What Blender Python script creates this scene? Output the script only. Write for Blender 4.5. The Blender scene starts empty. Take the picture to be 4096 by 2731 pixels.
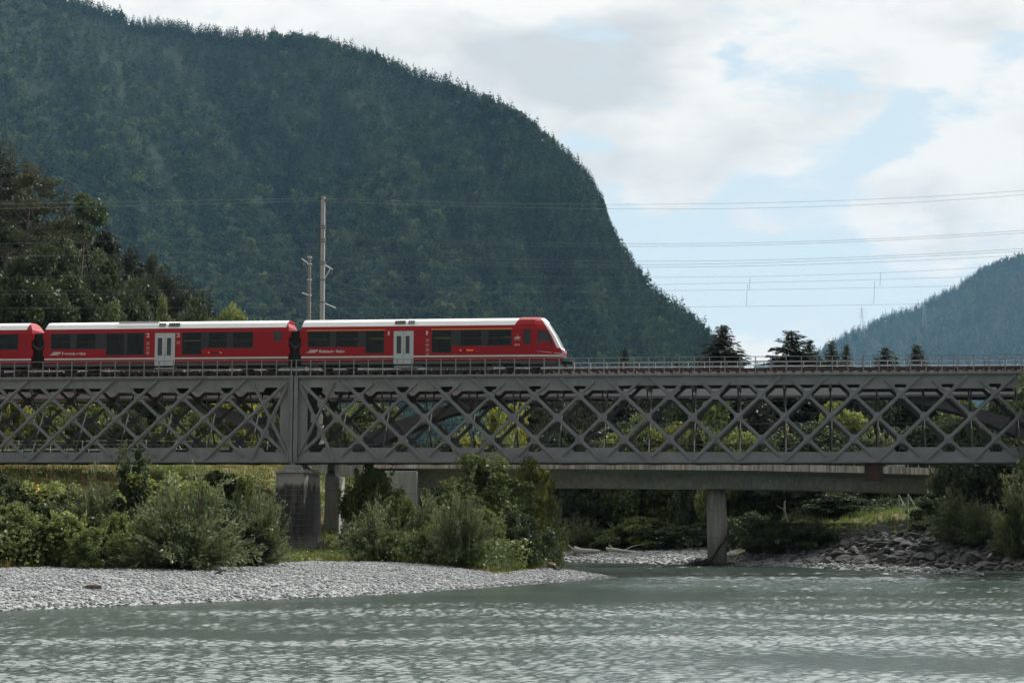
import bpy, math, random
import numpy as np
from mathutils import Matrix, Vector, Euler
sc = bpy.context.scene
COL = sc.collection
PI = math.pi
rad = math.radians
random.seed(7)

# ------------------------------------------------------------------ frame of reference
F = 8000.0; HC = 3.3; A = math.atan(1202/8000); G = .005; PITCH = math.atan(745/8000)
_z = 147/(1-877/8000*math.tan(A))
O = Vector((-877/8000*_z, _z, 0))
BM = Matrix.Translation(O) @ Matrix.Rotation(-A, 4, 'Z') @ Matrix.Rotation(G, 4, 'Y')   # rail bridge frame
BI = BM.inverted()
K = 4096/2352

def ray(dx, dy):
    cx = (dx*K-2048)/F; cy = (1365.5-dy*K)/F
    return Vector((cx, math.cos(PITCH)-cy*math.sin(PITCH), math.sin(PITCH)+cy*math.cos(PITCH)))
def pt(dx, dy, Y):
    d = ray(dx, dy); return Vector((0, 0, HC)) + d*(Y/d.y)
def lb(dx, dy, v):
    o = BI @ Vector((0, 0, HC)); d = BI.to_3x3() @ ray(dx, dy)
    return o + d*((v-o.y)/d.y)

# ------------------------------------------------------------------ materials
def new_mat(name):
    m = bpy.data.materials.new(name); m.use_nodes = True
    nt = m.node_tree; b = nt.nodes['Principled BSDF']
    return m, nt, b
def ramp(nt, fac, stops):
    r = nt.nodes.new('ShaderNodeValToRGB')
    el = r.color_ramp.elements
    while len(el) < len(stops): el.new(.5)
    for e, (p, c) in zip(el, stops):
        e.position = p; e.color = (*c, 1)
    nt.links.new(fac, r.inputs[0]); return r.outputs[0]
def coords(nt, kind='Object', scale=(1, 1, 1)):
    t = nt.nodes.new('ShaderNodeTexCoord'); mp = nt.nodes.new('ShaderNodeMapping')
    mp.inputs['Scale'].default_value = scale
    nt.links.new(t.outputs[kind], mp.inputs[0]); return mp.outputs[0]
def noise(nt, vec, scale, detail=4, rough=.55):
    n = nt.nodes.new('ShaderNodeTexNoise'); n.inputs['Scale'].default_value = scale
    n.inputs['Detail'].default_value = detail; n.inputs['Roughness'].default_value = rough
    if vec is not None: nt.links.new(vec, n.inputs['Vector'])
    return n.outputs['Fac']
def mth(nt, op, a, b=None, c=None, clamp=False):
    n = nt.nodes.new('ShaderNodeMath'); n.operation = op; n.use_clamp = clamp
    for i, v in enumerate((a, b, c)):
        if v is None: continue
        if isinstance(v, (int, float)): n.inputs[i].default_value = v
        else: nt.links.new(v, n.inputs[i])
    return n.outputs[0]
def mixc(nt, f, a, b, mode='MIX'):
    n = nt.nodes.new('ShaderNodeMix'); n.data_type = 'RGBA'; n.blend_type = mode
    for i, v in ((0, f), (6, a), (7, b)):
        if isinstance(v, (int, float)): n.inputs[i].default_value = v
        elif isinstance(v, tuple): n.inputs[i].default_value = (*v, 1)
        else: nt.links.new(v, n.inputs[i])
    return n.outputs[2]
def bump(nt, b, h, strength=.4, dist=.05):
    n = nt.nodes.new('ShaderNodeBump'); n.inputs['Strength'].default_value = strength
    n.inputs['Distance'].default_value = dist
    nt.links.new(h, n.inputs['Height']); nt.links.new(n.outputs[0], b.inputs['Normal']); return n
def simple(name, c, rough=.6, metal=0, var=.18, scale=3.0, zs=1.0, spec=.5):
    m, nt, b = new_mat(name)
    n = noise(nt, coords(nt, 'Object', (1, 1, zs)), scale, 5)
    lo = tuple(max(0, x*(1-var)) for x in c); hi = tuple(min(1, x*(1+var)) for x in c)
    nt.links.new(ramp(nt, n, [(.3, lo), (.7, hi)]), b.inputs['Base Color'])
    b.inputs['Roughness'].default_value = rough; b.inputs['Metallic'].default_value = metal
    b.inputs['Specular IOR Level'].default_value = spec
    return m
M = {}
M['steel'] = simple('truss_paint', (.180, .190, .195), .55, 0, .16, .9, .35)
def worn(name, c, rough):
    m, nt, b = new_mat(name)
    n = noise(nt, coords(nt), .9, 5); n2 = noise(nt, coords(nt, 'Object', (1, 1, .25)), 2.4, 6, .65); n3 = noise(nt, coords(nt), 14, 3)
    col = ramp(nt, n, [(.3, tuple(x*.82 for x in c)), (.7, tuple(x*1.12 for x in c))])
    f = ramp(nt, n2, [(.60, (0, 0, 0)), (.74, (.45, .45, .45))])
    col = mixc(nt, f, col, (.105, .085, .070))
    col = mixc(nt, mth(nt, 'MULTIPLY', n3, .22), col, tuple(x*.6 for x in c))
    nt.links.new(col, b.inputs['Base Color']); b.inputs['Roughness'].default_value = rough; b.inputs['Specular IOR Level'].default_value = .35
    return m
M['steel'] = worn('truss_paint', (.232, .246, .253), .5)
M['steel_shaded'] = simple('shaded_truss_paint', (.060, .063, .065), .6, 0, .2, .9, .35)  # same truss paint, with the shade on far girder and inner steel coloured in
M['deck'] = simple('deck_plate', (.10, .10, .105), .6, 0, .2, 1.2)
M['rail'] = simple('rail_steel', (.07, .045, .038), .55, .3, .2, 2)
M['timber'] = simple('sleeper_timber', (.060, .030, .025), .9, 0, .35, 4)
M['galv'] = simple('galvanised_steel', (.52, .55, .57), .35, .5, .1, 6)
M['rust'] = simple('rust_plate', (.055, .028, .02), .8, 0, .35, 3)
M['red'] = simple('red_paint', (.31, .004, .010), .42, 0, .03, 1, 1, .3)
M['white'] = simple('white_roof_paint', (.80, .80, .79), .4, 0, .03, 1.5)
M['stripe'] = simple('pale_stripe_paint', (.55, .57, .56), .4, 0, .04, 2)
M['door'] = simple('door_grey_paint', (.46, .50, .52), .4, 0, .04, 2)
M['dgrey'] = simple('dark_grey_paint', (.075, .078, .085), .5, 0, .1, 3)
M['black'] = simple('black_rubber', (.012, .012, .013), .7, 0, .2, 4)
M['band'] = simple('black_window_band', (.012, .012, .014), .25, 0, .1, 3)
M['yellow'] = simple('yellow_line_paint', (.85, .36, .05), .5, 0, .03, 3)
M['letter'] = simple('pale_lettering', (.55, .55, .54), .5, 0, .04, 3)
M['seat'] = simple('seat_fabric', (.03, .035, .06), .9, 0, .2, 4)
M['inner'] = simple('interior_panel', (.35, .35, .33), .6, 0, .05, 3)
M['grille'] = simple('grille_metal', (.16, .15, .12), .6, 0, .3, 20)
M['newsteel'] = simple('new_bridge_grey', (.13, .13, .14), .55, 0, .12, .5, .3)
M['newlight'] = simple('new_bridge_pale', (.42, .42, .43), .5, 0, .08, .6)
M['mast'] = simple('mast_concrete', (.33, .33, .325), .8, 0, .08, 1.5)
M['mast2'] = simple('brown_mast_concrete', (.195, .185, .178), .8, 0, .08, 1.5)
M['wire'] = simple('wire_metal', (.10, .11, .11), .5, .2, .1, 3)
M['wirepale'] = simple('pale_wire_metal', (.17, .19, .17), .5, .2, .1, 3)
M['insul'] = simple('insulator_brown', (.06, .035, .025), .4, 0, .2, 5)
M['bark'] = simple('bark', (.07, .055, .042), .9, 0, .4, 5, .3)
M['palebark'] = simple('pale_bark', (.16, .155, .14), .9, 0, .3, 5, .3)
M['drift'] = simple('driftwood_pale', (.42, .39, .35), .85, 0, .25, 5)
M['driftdark'] = simple('driftwood_dark', (.045, .037, .032), .9, 0, .4, 5)
M['cloth'] = simple('dark_clothing', (.05, .05, .06), .9, 0, .2, 4)
M['skin'] = simple('skin', (.45, .27, .2), .6, 0, .05, 4)
M['hair'] = simple('hair', (.05, .03, .02), .7, 0, .2, 8)
M['clothyellow'] = simple('mustard_clothing', (.45, .33, .08), .9, 0, .1, 4)

def emis(name, c, s):
    m, nt, b = new_mat(name)
    b.inputs['Base Color'].default_value = (*c, 1)
    b.inputs['Emission Color'].default_value = (*c, 1); b.inputs['Emission Strength'].default_value = s
    return m
M['led'] = emis('orange_led', (1, .16, .03), .9)
M['lamp'] = emis('warm_lamp', (.75, .62, .28), .35)

def glass(name, tint, tr):
    m, nt, b = new_mat(name)
    out = nt.nodes['Material Output']
    t = nt.nodes.new('ShaderNodeBsdfTransparent'); t.inputs[0].default_value = (*tint, 1)
    g = nt.nodes.new('ShaderNodeBsdfGlossy'); g.inputs['Roughness'].default_value = .03
    g.inputs[0].default_value = (.7, .75, .8, 1)
    mx = nt.nodes.new('ShaderNodeMixShader'); mx.inputs[0].default_value = tr
    nt.links.new(t.outputs[0], mx.inputs[1]); nt.links.new(g.outputs[0], mx.inputs[2])
    nt.links.new(mx.outputs[0], out.inputs['Surface']); return m
M['glass'] = glass('tinted_glass', (.36, .41, .33), .03)
M['glassdark'] = glass('dark_glass', (.10, .12, .14), .08)

def concrete(name, c, stain=.5, zs=.25, sc_=.8, panel=0):
    m, nt, b = new_mat(name)
    n = noise(nt, coords(nt, 'Object', (1, 1, zs)), sc_, 6, .6)
    n2 = noise(nt, coords(nt, 'Object', (1, 1, .06)), 4.0, 4, .6)
    col = ramp(nt, n, [(.25, tuple(x*.72 for x in c)), (.7, tuple(x*1.15 for x in c))])
    s = ramp(nt, n2, [(.42, (1-stain,)*3), (.62, (1, 1, 1))])
    col = mixc(nt, 1.0, col, s, 'MULTIPLY')
    if panel:
        z = nt.nodes.new('ShaderNodeSeparateXYZ'); nt.links.new(coords(nt), z.inputs[0])
        fr = mth(nt, 'FRACT', mth(nt, 'DIVIDE', z.outputs[2], panel))
        ln = mth(nt, 'LESS_THAN', fr, .025)
        col = mixc(nt, mth(nt, 'MULTIPLY', ln, .6), col, (c[0]*.4, c[1]*.4, c[2]*.4))
    nt.links.new(col, b.inputs['Base Color']); b.inputs['Roughness'].default_value = .85
    b.inputs['Specular IOR Level'].default_value = .25
    bump(nt, b, n, .2, .03)
    return m
M['conc'] = concrete('pier_concrete', (.40, .392, .36), .35, .15, .8, 2.4)
M['conclt'] = concrete('pale_concrete', (.40, .40, .385), .2, .3, .7, 3.1)
M['concdk'] = concrete('girder_concrete', (.38, .38, .345), .25, 1, .5)
M['parapet'] = concrete('stained_parapet_concrete', (.62, .56, .49), .55, .1, 1.2)

def masonry():
    m, nt, b = new_mat('stained_masonry')
    t = nt.nodes.new('ShaderNodeTexCoord'); s = nt.nodes.new('ShaderNodeSeparateXYZ')
    nt.links.new(t.outputs['Object'], s.inputs[0])
    cx = nt.nodes.new('ShaderNodeCombineXYZ')
    nt.links.new(mth(nt, 'ADD', s.outputs[0], s.outputs[1]), cx.inputs[0]); nt.links.new(s.outputs[2], cx.inputs[1])
    br = nt.nodes.new('ShaderNodeTexBrick')
    for k, v in (('Scale', 1.0), ('Mortar Size', .022), ('Mortar Smooth', .3), ('Brick Width', .74), ('Row Height', .44)): br.inputs[k].default_value = v
    br.inputs['Color1'].default_value = (.30, .29, .27, 1); br.inputs['Color2'].default_value = (.20, .19, .18, 1)
    br.inputs['Mortar'].default_value = (.36, .35, .32, 1)
    nt.links.new(cx.outputs[0], br.inputs['Vector'])
    n = noise(nt, coords(nt, 'Object', (1, 1, .35)), 1.3, 5, .6)
    n2 = noise(nt, coords(nt, 'Object', (1, 1, .1)), 3.5, 4, .6)
    z = s.outputs[2]
    zz = mth(nt, 'ADD', z, mth(nt, 'MULTIPLY', mth(nt, 'SUBTRACT', n, .5), 1.8))
    up = nt.nodes.new('ShaderNodeMapRange'); nt.links.new(zz, up.inputs[0])
    up.inputs[1].default_value = 6.65; up.inputs[2].default_value = 6.25
    dn = nt.nodes.new('ShaderNodeMapRange'); nt.links.new(zz, dn.inputs[0])
    dn.inputs[1].default_value = 1.5; dn.inputs[2].default_value = 2.8
    mask = mth(nt, 'MULTIPLY', up.outputs[0], dn.outputs[0], clamp=True)
    streak = nt.nodes.new('ShaderNodeMapRange'); nt.links.new(n2, streak.inputs[0])
    streak.inputs[1].default_value = .66; streak.inputs[2].default_value = .48
    mask = mth(nt, 'MULTIPLY', mask, mth(nt, 'MULTIPLY_ADD', streak.outputs[0], .25, .75))
    mort = mth(nt, 'MULTIPLY', mask, mth(nt, 'SUBTRACT', 1.0, mth(nt, 'MULTIPLY', br.outputs['Fac'], .15)))
    col = mixc(nt, mth(nt, 'MULTIPLY', mort, .94), br.outputs['Color'], (.012, .011, .011))
    smooth = nt.nodes.new('ShaderNodeMapRange'); nt.links.new(z, smooth.inputs[0])
    smooth.inputs[1].default_value = 6.6; smooth.inputs[2].default_value = 6.9
    nt.links.new(col, b.inputs['Base Color']); b.inputs['Roughness'].default_value = .85
    bp = bump(nt, b, mth(nt, 'MULTIPLY_ADD', br.outputs['Fac'], -1.0, mth(nt, 'MULTIPLY', n, .6)), .7, .05)
    return m
M['masonry'] = masonry()

def rockmat(name, c):
    m, nt, b = new_mat(name)
    oi = nt.nodes.new('ShaderNodeObjectInfo')
    n = noise(nt, coords(nt), 2.2, 7, .65)
    col = ramp(nt, n, [(.25, tuple(x*.40 for x in c)), (.5, c), (.75, tuple(x*1.5 for x in c))])
    v = mth(nt, 'MULTIPLY_ADD', oi.outputs['Random'], .9, .5)
    hsv = nt.nodes.new('ShaderNodeHueSaturation'); nt.links.new(col, hsv.inputs['Color']); nt.links.new(v, hsv.inputs['Value'])
    nt.links.new(hsv.outputs[0], b.inputs['Base Color']); b.inputs['Roughness'].default_value = .85
    bump(nt, b, n, .8, .15); return m
M['rock'] = rockmat('riprap_rock', (.052, .051, .049))
M['rocktan'] = rockmat('tan_rock', (.30, .23, .17))

def pebble():
    m, nt, b = new_mat('pebbles')
    a = nt.nodes.new('ShaderNodeAttribute'); a.attribute_name = 'tint'
    col = ramp(nt, a.outputs['Fac'], [(0, (.085, .09, .095)), (.4, (.245, .257, .264)), (.8, (.375, .386, .386)), (1, (.55, .54, .51))])
    nt.links.new(col, b.inputs['Base Color']); b.inputs['Roughness'].default_value = .8
    return m
M['pebble'] = pebble()

def leafmat(name, c0, c1, c2, transl=.35, gloss=.04):
    m = bpy.data.materials.new(name); m.use_nodes = True; nt = m.node_tree
    nt.nodes.remove(nt.nodes['Principled BSDF'])
    out = nt.nodes['Material Output']
    a = nt.nodes.new('ShaderNodeAttribute'); a.attribute_name = 'tint'
    col = ramp(nt, a.outputs['Fac'], [(0, c0), (.55, c1), (1, c2)])
    d = nt.nodes.new('ShaderNodeBsdfDiffuse'); t = nt.nodes.new('ShaderNodeBsdfTranslucent')
    nt.links.new(col, d.inputs[0])
    hs = nt.nodes.new('ShaderNodeHueSaturation'); hs.inputs['Hue'].default_value = .485; hs.inputs['Value'].default_value = 1.25
    nt.links.new(col, hs.inputs['Color']); nt.links.new(hs.outputs[0], t.inputs[0])
    g = nt.nodes.new('ShaderNodeBsdfGlossy'); g.inputs['Roughness'].default_value = .45
    mx = nt.nodes.new('ShaderNodeMixShader'); mx.inputs[0].default_value = transl
    nt.links.new(d.outputs[0], mx.inputs[1]); nt.links.new(t.outputs[0], mx.inputs[2])
    m2 = nt.nodes.new('ShaderNodeMixShader'); m2.inputs[0].default_value = gloss
    nt.links.new(mx.outputs[0], m2.inputs[1]); nt.links.new(g.outputs[0], m2.inputs[2])
    nt.links.new(m2.outputs[0], out.inputs['Surface']); return m
M['leaf'] = leafmat('leaf_mid_green', (0.049, 0.073, 0.022), (0.105, 0.147, 0.042), (0.224, 0.259, 0.070))
M['leafdark'] = leafmat('leaf_dark_green', (0.026, 0.042, 0.018), (0.052, 0.078, 0.031), (0.104, 0.137, 0.049), .25)
M['leafyel'] = leafmat('leaf_yellow_green', (.085, .098, .024), (.170, .190, .034), (.33, .32, .06), .45)
M['leafwil'] = leafmat('leaf_willow_grey', (.064, .095, .038), (.118, .155, .062), (.20, .235, .10), .3, .05)
M['leaflight'] = leafmat('leaf_light_green', (0.084, 0.119, 0.031), (0.168, 0.210, 0.056), (0.308, 0.336, 0.091), .42)
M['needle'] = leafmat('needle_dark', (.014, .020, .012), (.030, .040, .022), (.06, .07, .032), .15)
M['needlepine'] = leafmat('needle_pine', (0.027, 0.037, 0.021), (0.057, 0.069, 0.035), (0.125, 0.125, 0.053), .2)
M['needlebrown'] = leafmat('needle_brown_green', (.018, .025, .014), (.038, .048, .025), (.075, .08, .04), .2)
M['forest'] = leafmat('forest_canopy', (.014, .030, .018), (.042, .072, .034), (.12, .15, .055), .25, .0)
M['grass'] = leafmat('grass_blades', (0.077, 0.083, 0.020), (0.143, 0.138, 0.033), (0.264, 0.204, 0.077), .35)
M['herb'] = leafmat('ground_cover_leaves', (0.063, 0.098, 0.025), (0.112, 0.168, 0.042), (0.210, 0.266, 0.077), .35)
M['flower'] = leafmat('yellow_flowers', (.55, .36, .04), (.7, .5, .05), (.8, .62, .1), .4)
M['flowerviolet'] = leafmat('violet_flowers', (.14, .11, .24), (.2, .16, .32), (.28, .22, .4), .3)

# ------------------------------------------------------------------ mesh helpers
class MB:
    def __init__(s): s.v = []; s.f = []; s.m = []; s.pc = []
    def add(s, vs, fs, mi=0):
        s.pc.append((len(s.v), len(s.f)))
        n = len(s.v); s.v += [tuple(v) for v in vs]
        s.f += [tuple(i+n for i in f) for f in fs]; s.m += [mi]*len(fs); return s
    def box(s, x0, x1, y0, y1, z0, z1, mi=0):
        return s.add([(x0, y0, z0), (x1, y0, z0), (x1, y1, z0), (x0, y1, z0), (x0, y0, z1), (x1, y0, z1), (x1, y1, z1), (x0, y1, z1)],
              [(0, 3, 2, 1), (4, 5, 6, 7), (0, 1, 5, 4), (1, 2, 6, 5), (2, 3, 7, 6), (3, 0, 4, 7)], mi)
    def prism(s, poly, y0, y1, mi=0):          # polygon in x,z extruded along y
        n = len(poly)
        ar = sum(poly[i][0]*poly[(i+1) % n][1]-poly[(i+1) % n][0]*poly[i][1] for i in range(n))
        if ar < 0: poly = poly[::-1]
        vs = [(x, y0, z) for x, z in poly]+[(x, y1, z) for x, z in poly]
        fs = [tuple(range(n)), tuple(range(2*n-1, n-1, -1))]+[(i, n+i, n+(i+1) % n, (i+1) % n) for i in range(n)]
        return s.add(vs, fs, mi)
    def bar(s, p0, p1, w, y0, y1, mi=0):       # flat bar in the x,z plane
        dx = p1[0]-p0[0]; dz = p1[1]-p0[1]; l = math.hypot(dx, dz); nx = -dz/l*w/2; nz = dx/l*w/2
        return s.prism([(p0[0]-nx, p0[1]-nz), (p1[0]-nx, p1[1]-nz), (p1[0]+nx, p1[1]+nz), (p0[0]+nx, p0[1]+nz)], y0, y1, mi)
    def tube(s, pts, rr, n=6, mi=0, cap=True):
        pts = [Vector(p) for p in pts]
        if isinstance(rr, (int, float)): rr = [rr]*len(pts)
        s.pc.append((len(s.v), len(s.f)))
        base = len(s.v); up = Vector((0, 0, 1))
        for i, p in enumerate(pts):
            d = (pts[min(i+1, len(pts)-1)]-pts[max(i-1, 0)])
            d = d.normalized() if d.length > 1e-9 else up
            a = d.cross(up if abs(d.z) < .9 else Vector((1, 0, 0))).normalized(); b = d.cross(a)
            for k in range(n):
                t = 2*PI*k/n; s.v.append(tuple(p+(a*math.cos(t)+b*math.sin(t))*rr[i]))
        for i in range(len(pts)-1):
            for k in range(n):
                q = base+i*n; s.f.append((q+k, q+(k+1) % n, q+n+(k+1) % n, q+n+k)); s.m.append(mi)
        if cap:
            s.f.append(tuple(base+k for k in range(n))[::-1]); s.m.append(mi)
            s.f.append(tuple(base+(len(pts)-1)*n+k for k in range(n))); s.m.append(mi)
        return s
    def mesh(s, name, mats, smooth=False):
        me = bpy.data.meshes.new(name); me.from_pydata(s.v, [], s.f)
        for m in (mats if isinstance(mats, (list, tuple)) else [mats]): me.materials.append(M[m] if isinstance(m, str) else m)
        me.polygons.foreach_set('material_index', s.m)
        if smooth: me.polygons.foreach_set('use_smooth', [True]*len(s.f))
        me.update(); return me
    def build(s, name, mats, parent=None, smooth=False, bevel=0):
        o = bpy.data.objects.new(name, s.mesh(name, mats, smooth)); COL.objects.link(o)
        if parent: o.parent = parent
        if bevel:
            bv = o.modifiers.new('bevel', 'BEVEL'); bv.width = bevel; bv.segments = 2; bv.limit_method = 'ANGLE'
        return o
def each(mb, name, mats, parent, bevel=0):      # every piece becomes an object of its own
    out = []
    pc = mb.pc+[(len(mb.v), len(mb.f))]
    for (a, c), (b, d) in zip(pc[:-1], pc[1:]):
        q = MB(); q.v = mb.v[a:b]; q.f = [tuple(i-a for i in f) for f in mb.f[c:d]]; q.m = mb.m[c:d]
        out.append(q.build(name, mats, parent, False, bevel))
    return out
def tag(o, label=None, cat=None, group=None, kind=None):
    if label: o['label'] = label
    if cat: o['category'] = cat
    if group: o['group'] = group
    if kind: o['kind'] = kind
    return o
def empty(name, mat=None, label=None, cat=None, group=None):
    o = bpy.data.objects.new(name, None); COL.objects.link(o); o.empty_display_size = .3
    if mat is not None: o.matrix_world = mat
    return tag(o, label, cat, group)
def link_mesh(name, me, parent=None):
    o = bpy.data.objects.new(name, me); COL.objects.link(o)
    if parent: o.parent = parent
    return o
def mesh_np(name, V, Fq, mats, tint=None, smooth=False):
    """V (n,3); Fq (m,k) all faces k-gons; tint per face"""
    me = bpy.data.meshes.new(name); n = len(V); m, k = Fq.shape
    me.vertices.add(n); me.vertices.foreach_set('co', np.ascontiguousarray(V, np.float32).ravel())
    me.loops.add(m*k); me.loops.foreach_set('vertex_index', np.ascontiguousarray(Fq, np.int32).ravel())
    me.polygons.add(m); me.polygons.foreach_set('loop_start', np.arange(0, m*k, k, dtype=np.int32))
    me.polygons.foreach_set('loop_total', np.full(m, k, np.int32))
    for x in mats: me.materials.append(M[x])
    if smooth: me.polygons.foreach_set('use_smooth', np.ones(m, bool))
    if tint is not None:
        a = me.attributes.new('tint', 'FLOAT', 'FACE'); a.data.foreach_set('value', np.clip(tint, 0, 1).astype(np.float32))
    me.update(calc_edges=True); return me

# ------------------------------------------------------------------ terrain
LP = np.array([(-260, 22), (-130, 42), (-60, 66), (-36, 74.5), (-20.6, 80.5), (-16, 87), (-11.7, 93), (-6.1, 101), (-.6, 114), (4.2, 127), (6.9, 134), (5.0, 146), (3.4, 157), (3.0, 170),
               (2.2, 185), (5, 198), (10, 190), (16, 181), (19.6, 174), (25, 168), (32, 160.5), (39.5, 154), (41, 143), (46, 132), (70, 112), (120, 84), (260, 40), (260, 9000), (-260, 9000)], float)
SP = np.array([(21.5, 173), (23.5, 171), (26.5, 160), (29.5, 148), (32.2, 137.6), (32.6, 140), (31.2, 149), (28.5, 160), (25.5, 170)], float)
NP_ = np.array([(-260, 4), (260, 4), (260, -300), (-260, -300)], float)
def sdist(P, x, y):
    d = np.full(x.shape, 1e9); ins = np.zeros(x.shape, bool)
    n = len(P)
    for i in range(n):
        ax, ay = P[i]; bx, by = P[(i+1) % n]
        ex, ey = bx-ax, by-ay
        t = np.clip(((x-ax)*ex+(y-ay)*ey)/(ex*ex+ey*ey), 0, 1)
        d = np.minimum(d, np.hypot(x-ax-t*ex, y-ay-t*ey))
        c = ((ay > y) != (by > y)) & (x < (bx-ax)*(y-ay)/(by-ay+1e-12)+ax)
        ins ^= c
    return np.where(ins, d, -d)
def sm(t):
    t = np.clip(t, 0, 1); return t*t*(3-2*t)
_rs = np.random.RandomState(3)
_WV = [(_rs.uniform(-1, 1), _rs.uniform(-1, 1), _rs.uniform(0, 6.28)) for _ in range(24)]
def wob(x, y, s):
    r = np.zeros(np.shape(x))
    for i, (a, b, c) in enumerate(_WV[:10]):
        r = r+np.sin((x*a*1.3+y*b*1.3)*s*(1+.35*i)+c)/(1+.35*i)
    return r/3.5
def ground(x, y):
    x = np.asarray(x, float); y = np.asarray(y, float)
    xc = np.clip(x, -255, 255); yc = np.clip(y, -295, 8990)
    d = sdist(LP, xc, yc)
    d2 = sdist(SP, xc, yc); d3 = sdist(NP_, xc, yc)
    z = np.where(d > 0, 1.2*(1-np.exp(-np.maximum(d, 0)/6.5))+.008*np.clip(d, 0, 40), -np.clip(-d*.12, 0, 1.6))
    ya = np.interp(x, [-120, -45, -26, -20, -16, -8], [60, 88, 106, 122, 148, 158])
    tt = np.clip((y-ya)/(181-ya), 0, 1); emb = 7.9*(.55*tt+.45*sm(tt))*(1-sm((x+14)/13))
    rb = 2.1*sm((d-.5)/8)*sm((x-20)/8)*(y > 100)+1.4*sm((d-9)/14)*sm((y-170)/15)
    hill = 46*sm((-x-36)/72)*sm((y-196)/95)*(1-sm((y-600)/500))
    z = z+np.where(d > 0, np.maximum(emb, rb)+hill, 0)
    z = z+np.where(d > 0, 1.6*sm((y-230)/80)+7*sm((y-242)/16)*(1-sm((y-285)/40))*sm((x-6)/10)*(1-sm((x-75)/30)), 0)
    rough = np.where(d > 2, .12*wob(x, y, .8)*sm((d-14)/8)+.03*wob(x, y, 2.1), 0)
    z = z+rough
    z = np.maximum(z, np.where(d2 > 0, .06+.42*(1-np.exp(-np.maximum(d2, 0)/.8)), -9))
    z = np.maximum(z, np.where(d3 > 0, .8*sm(d3/3), -9))
    return z
def gz(x, y): return float(ground(np.array([x]), np.array([y]))[0])

def veg_line(x):      # where the left gravel bar ends and plants begin
    return np.interp(x, [-120, -45, -27, -21, -16, -13, -8, -4, -1, 3], [70, 93, 102, 106, 112, 124, 128, 126, 122, 137])
def terrain():
    xs = np.unique(np.concatenate([-np.geomspace(62, 9000, 40)[::-1], np.arange(-62, 62, .85), np.geomspace(62, 9000, 40)]))
    ys = np.unique(np.concatenate([np.linspace(-300, 60, 12), np.arange(60, 235, .8), np.geomspace(235, 11000, 70)]))
    X, Y = np.meshgrid(xs, ys); Z = ground(X, Y)
    V = np.stack([X.ravel(), Y.ravel(), Z.ravel()], 1)
    nx, ny = len(xs), len(ys)
    i = np.arange(nx*ny).reshape(ny, nx)
    Fq = np.stack([i[:-1, :-1], i[:-1, 1:], i[1:, 1:], i[1:, :-1]], -1).reshape(-1, 4)
    m, nt, b = new_mat('river_valley_ground')
    z1 = nt.nodes.new('ShaderNodeAttribute'); z1.attribute_name = 'gravel'
    co = coords(nt)
    vo = nt.nodes.new('ShaderNodeTexVoronoi'); vo.inputs['Scale'].default_value = 9.0; nt.links.new(co, vo.inputs['Vector'])
    sep = nt.nodes.new('ShaderNodeSeparateColor'); nt.links.new(vo.outputs['Color'], sep.inputs[0])
    n1 = noise(nt, co, .35, 6, .6); n2 = noise(nt, co, 2.5, 6, .65); n3 = noise(nt, co, .12, 4, .6)
    gcol = ramp(nt, sep.outputs[0], [(0, (.13, .136, .14)), (.5, (.27, .282, .288)), (1, (.44, .446, .44))])
    gcol = mixc(nt, mth(nt, 'MULTIPLY', n1, .35), gcol, (.17, .178, .18))
    dry = ramp(nt, n1, [(.36, (.075, .085, .022)), (.5, (.13, .115, .035)), (.62, (.16, .095, .055)), (.75, (.12, .062, .042))])
    grs = ramp(nt, n2, [(.3, (.04, .05, .015)), (.7, (.13, .13, .04))])
    lcol = mixc(nt, .5, dry, grs)
    msk = mth(nt, 'ADD', z1.outputs['Fac'], mth(nt, 'MULTIPLY', mth(nt, 'SUBTRACT', n2, .5), .8))
    mr = nt.nodes.new('ShaderNodeMapRange'); nt.links.new(msk, mr.inputs[0]); mr.inputs[1].default_value = .4; mr.inputs[2].default_value = .6
    st = nt.nodes.new('ShaderNodeAttribute'); st.attribute_name = 'stone'
    lcol = mixc(nt, st.outputs['Fac'], lcol, ramp(nt, n2, [(.3, (.035, .034, .031)), (.7, (.085, .083, .078))]))
    nt.links.new(mixc(nt, mr.outputs[0], lcol, gcol), b.inputs['Base Color'])
    b.inputs['Roughness'].default_value = .9; b.inputs['Specular IOR Level'].default_value = .2
    bump(nt, b, mth(nt, 'ADD', mth(nt, 'MULTIPLY', vo.outputs['Distance'], -1.5), n2), .5, .035)
    M['ground'] = m
    me = mesh_np('ground', V, Fq, ['ground'], None, True)
    xf, yf = X.ravel(), Y.ravel()
    d = sdist(LP, np.clip(xf, -255, 255), np.clip(yf, -295, 8990))
    vl = veg_line(xf)
    left = (xf < 5.6) & (yf < vl) & (d > -8)
    far = (yf > 168) & (xf > 1) & (xf < 18.0) & (d < 6.5)
    wet = (d < .5) & (xf < 19.5) | (d < -.2)
    g = np.where(left | far | wet | (sdist(SP, xf, yf) > -3), 1.0, 0.0)
    a = me.attributes.new('gravel', 'FLOAT', 'POINT'); a.data.foreach_set('value', g.astype(np.float32))
    st = ((xf > 20) & (xf < 47) & (yf < 182) & (d < 10.5+1.5*wob(xf, yf, 1.1)) & (sdist(SP, xf, yf) < -1)).astype(np.float32)
    a = me.attributes.new('stone', 'FLOAT', 'POINT'); a.data.foreach_set('value', st)
    tag(link_mesh('ground', me), kind='structure')
terrain()

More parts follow.
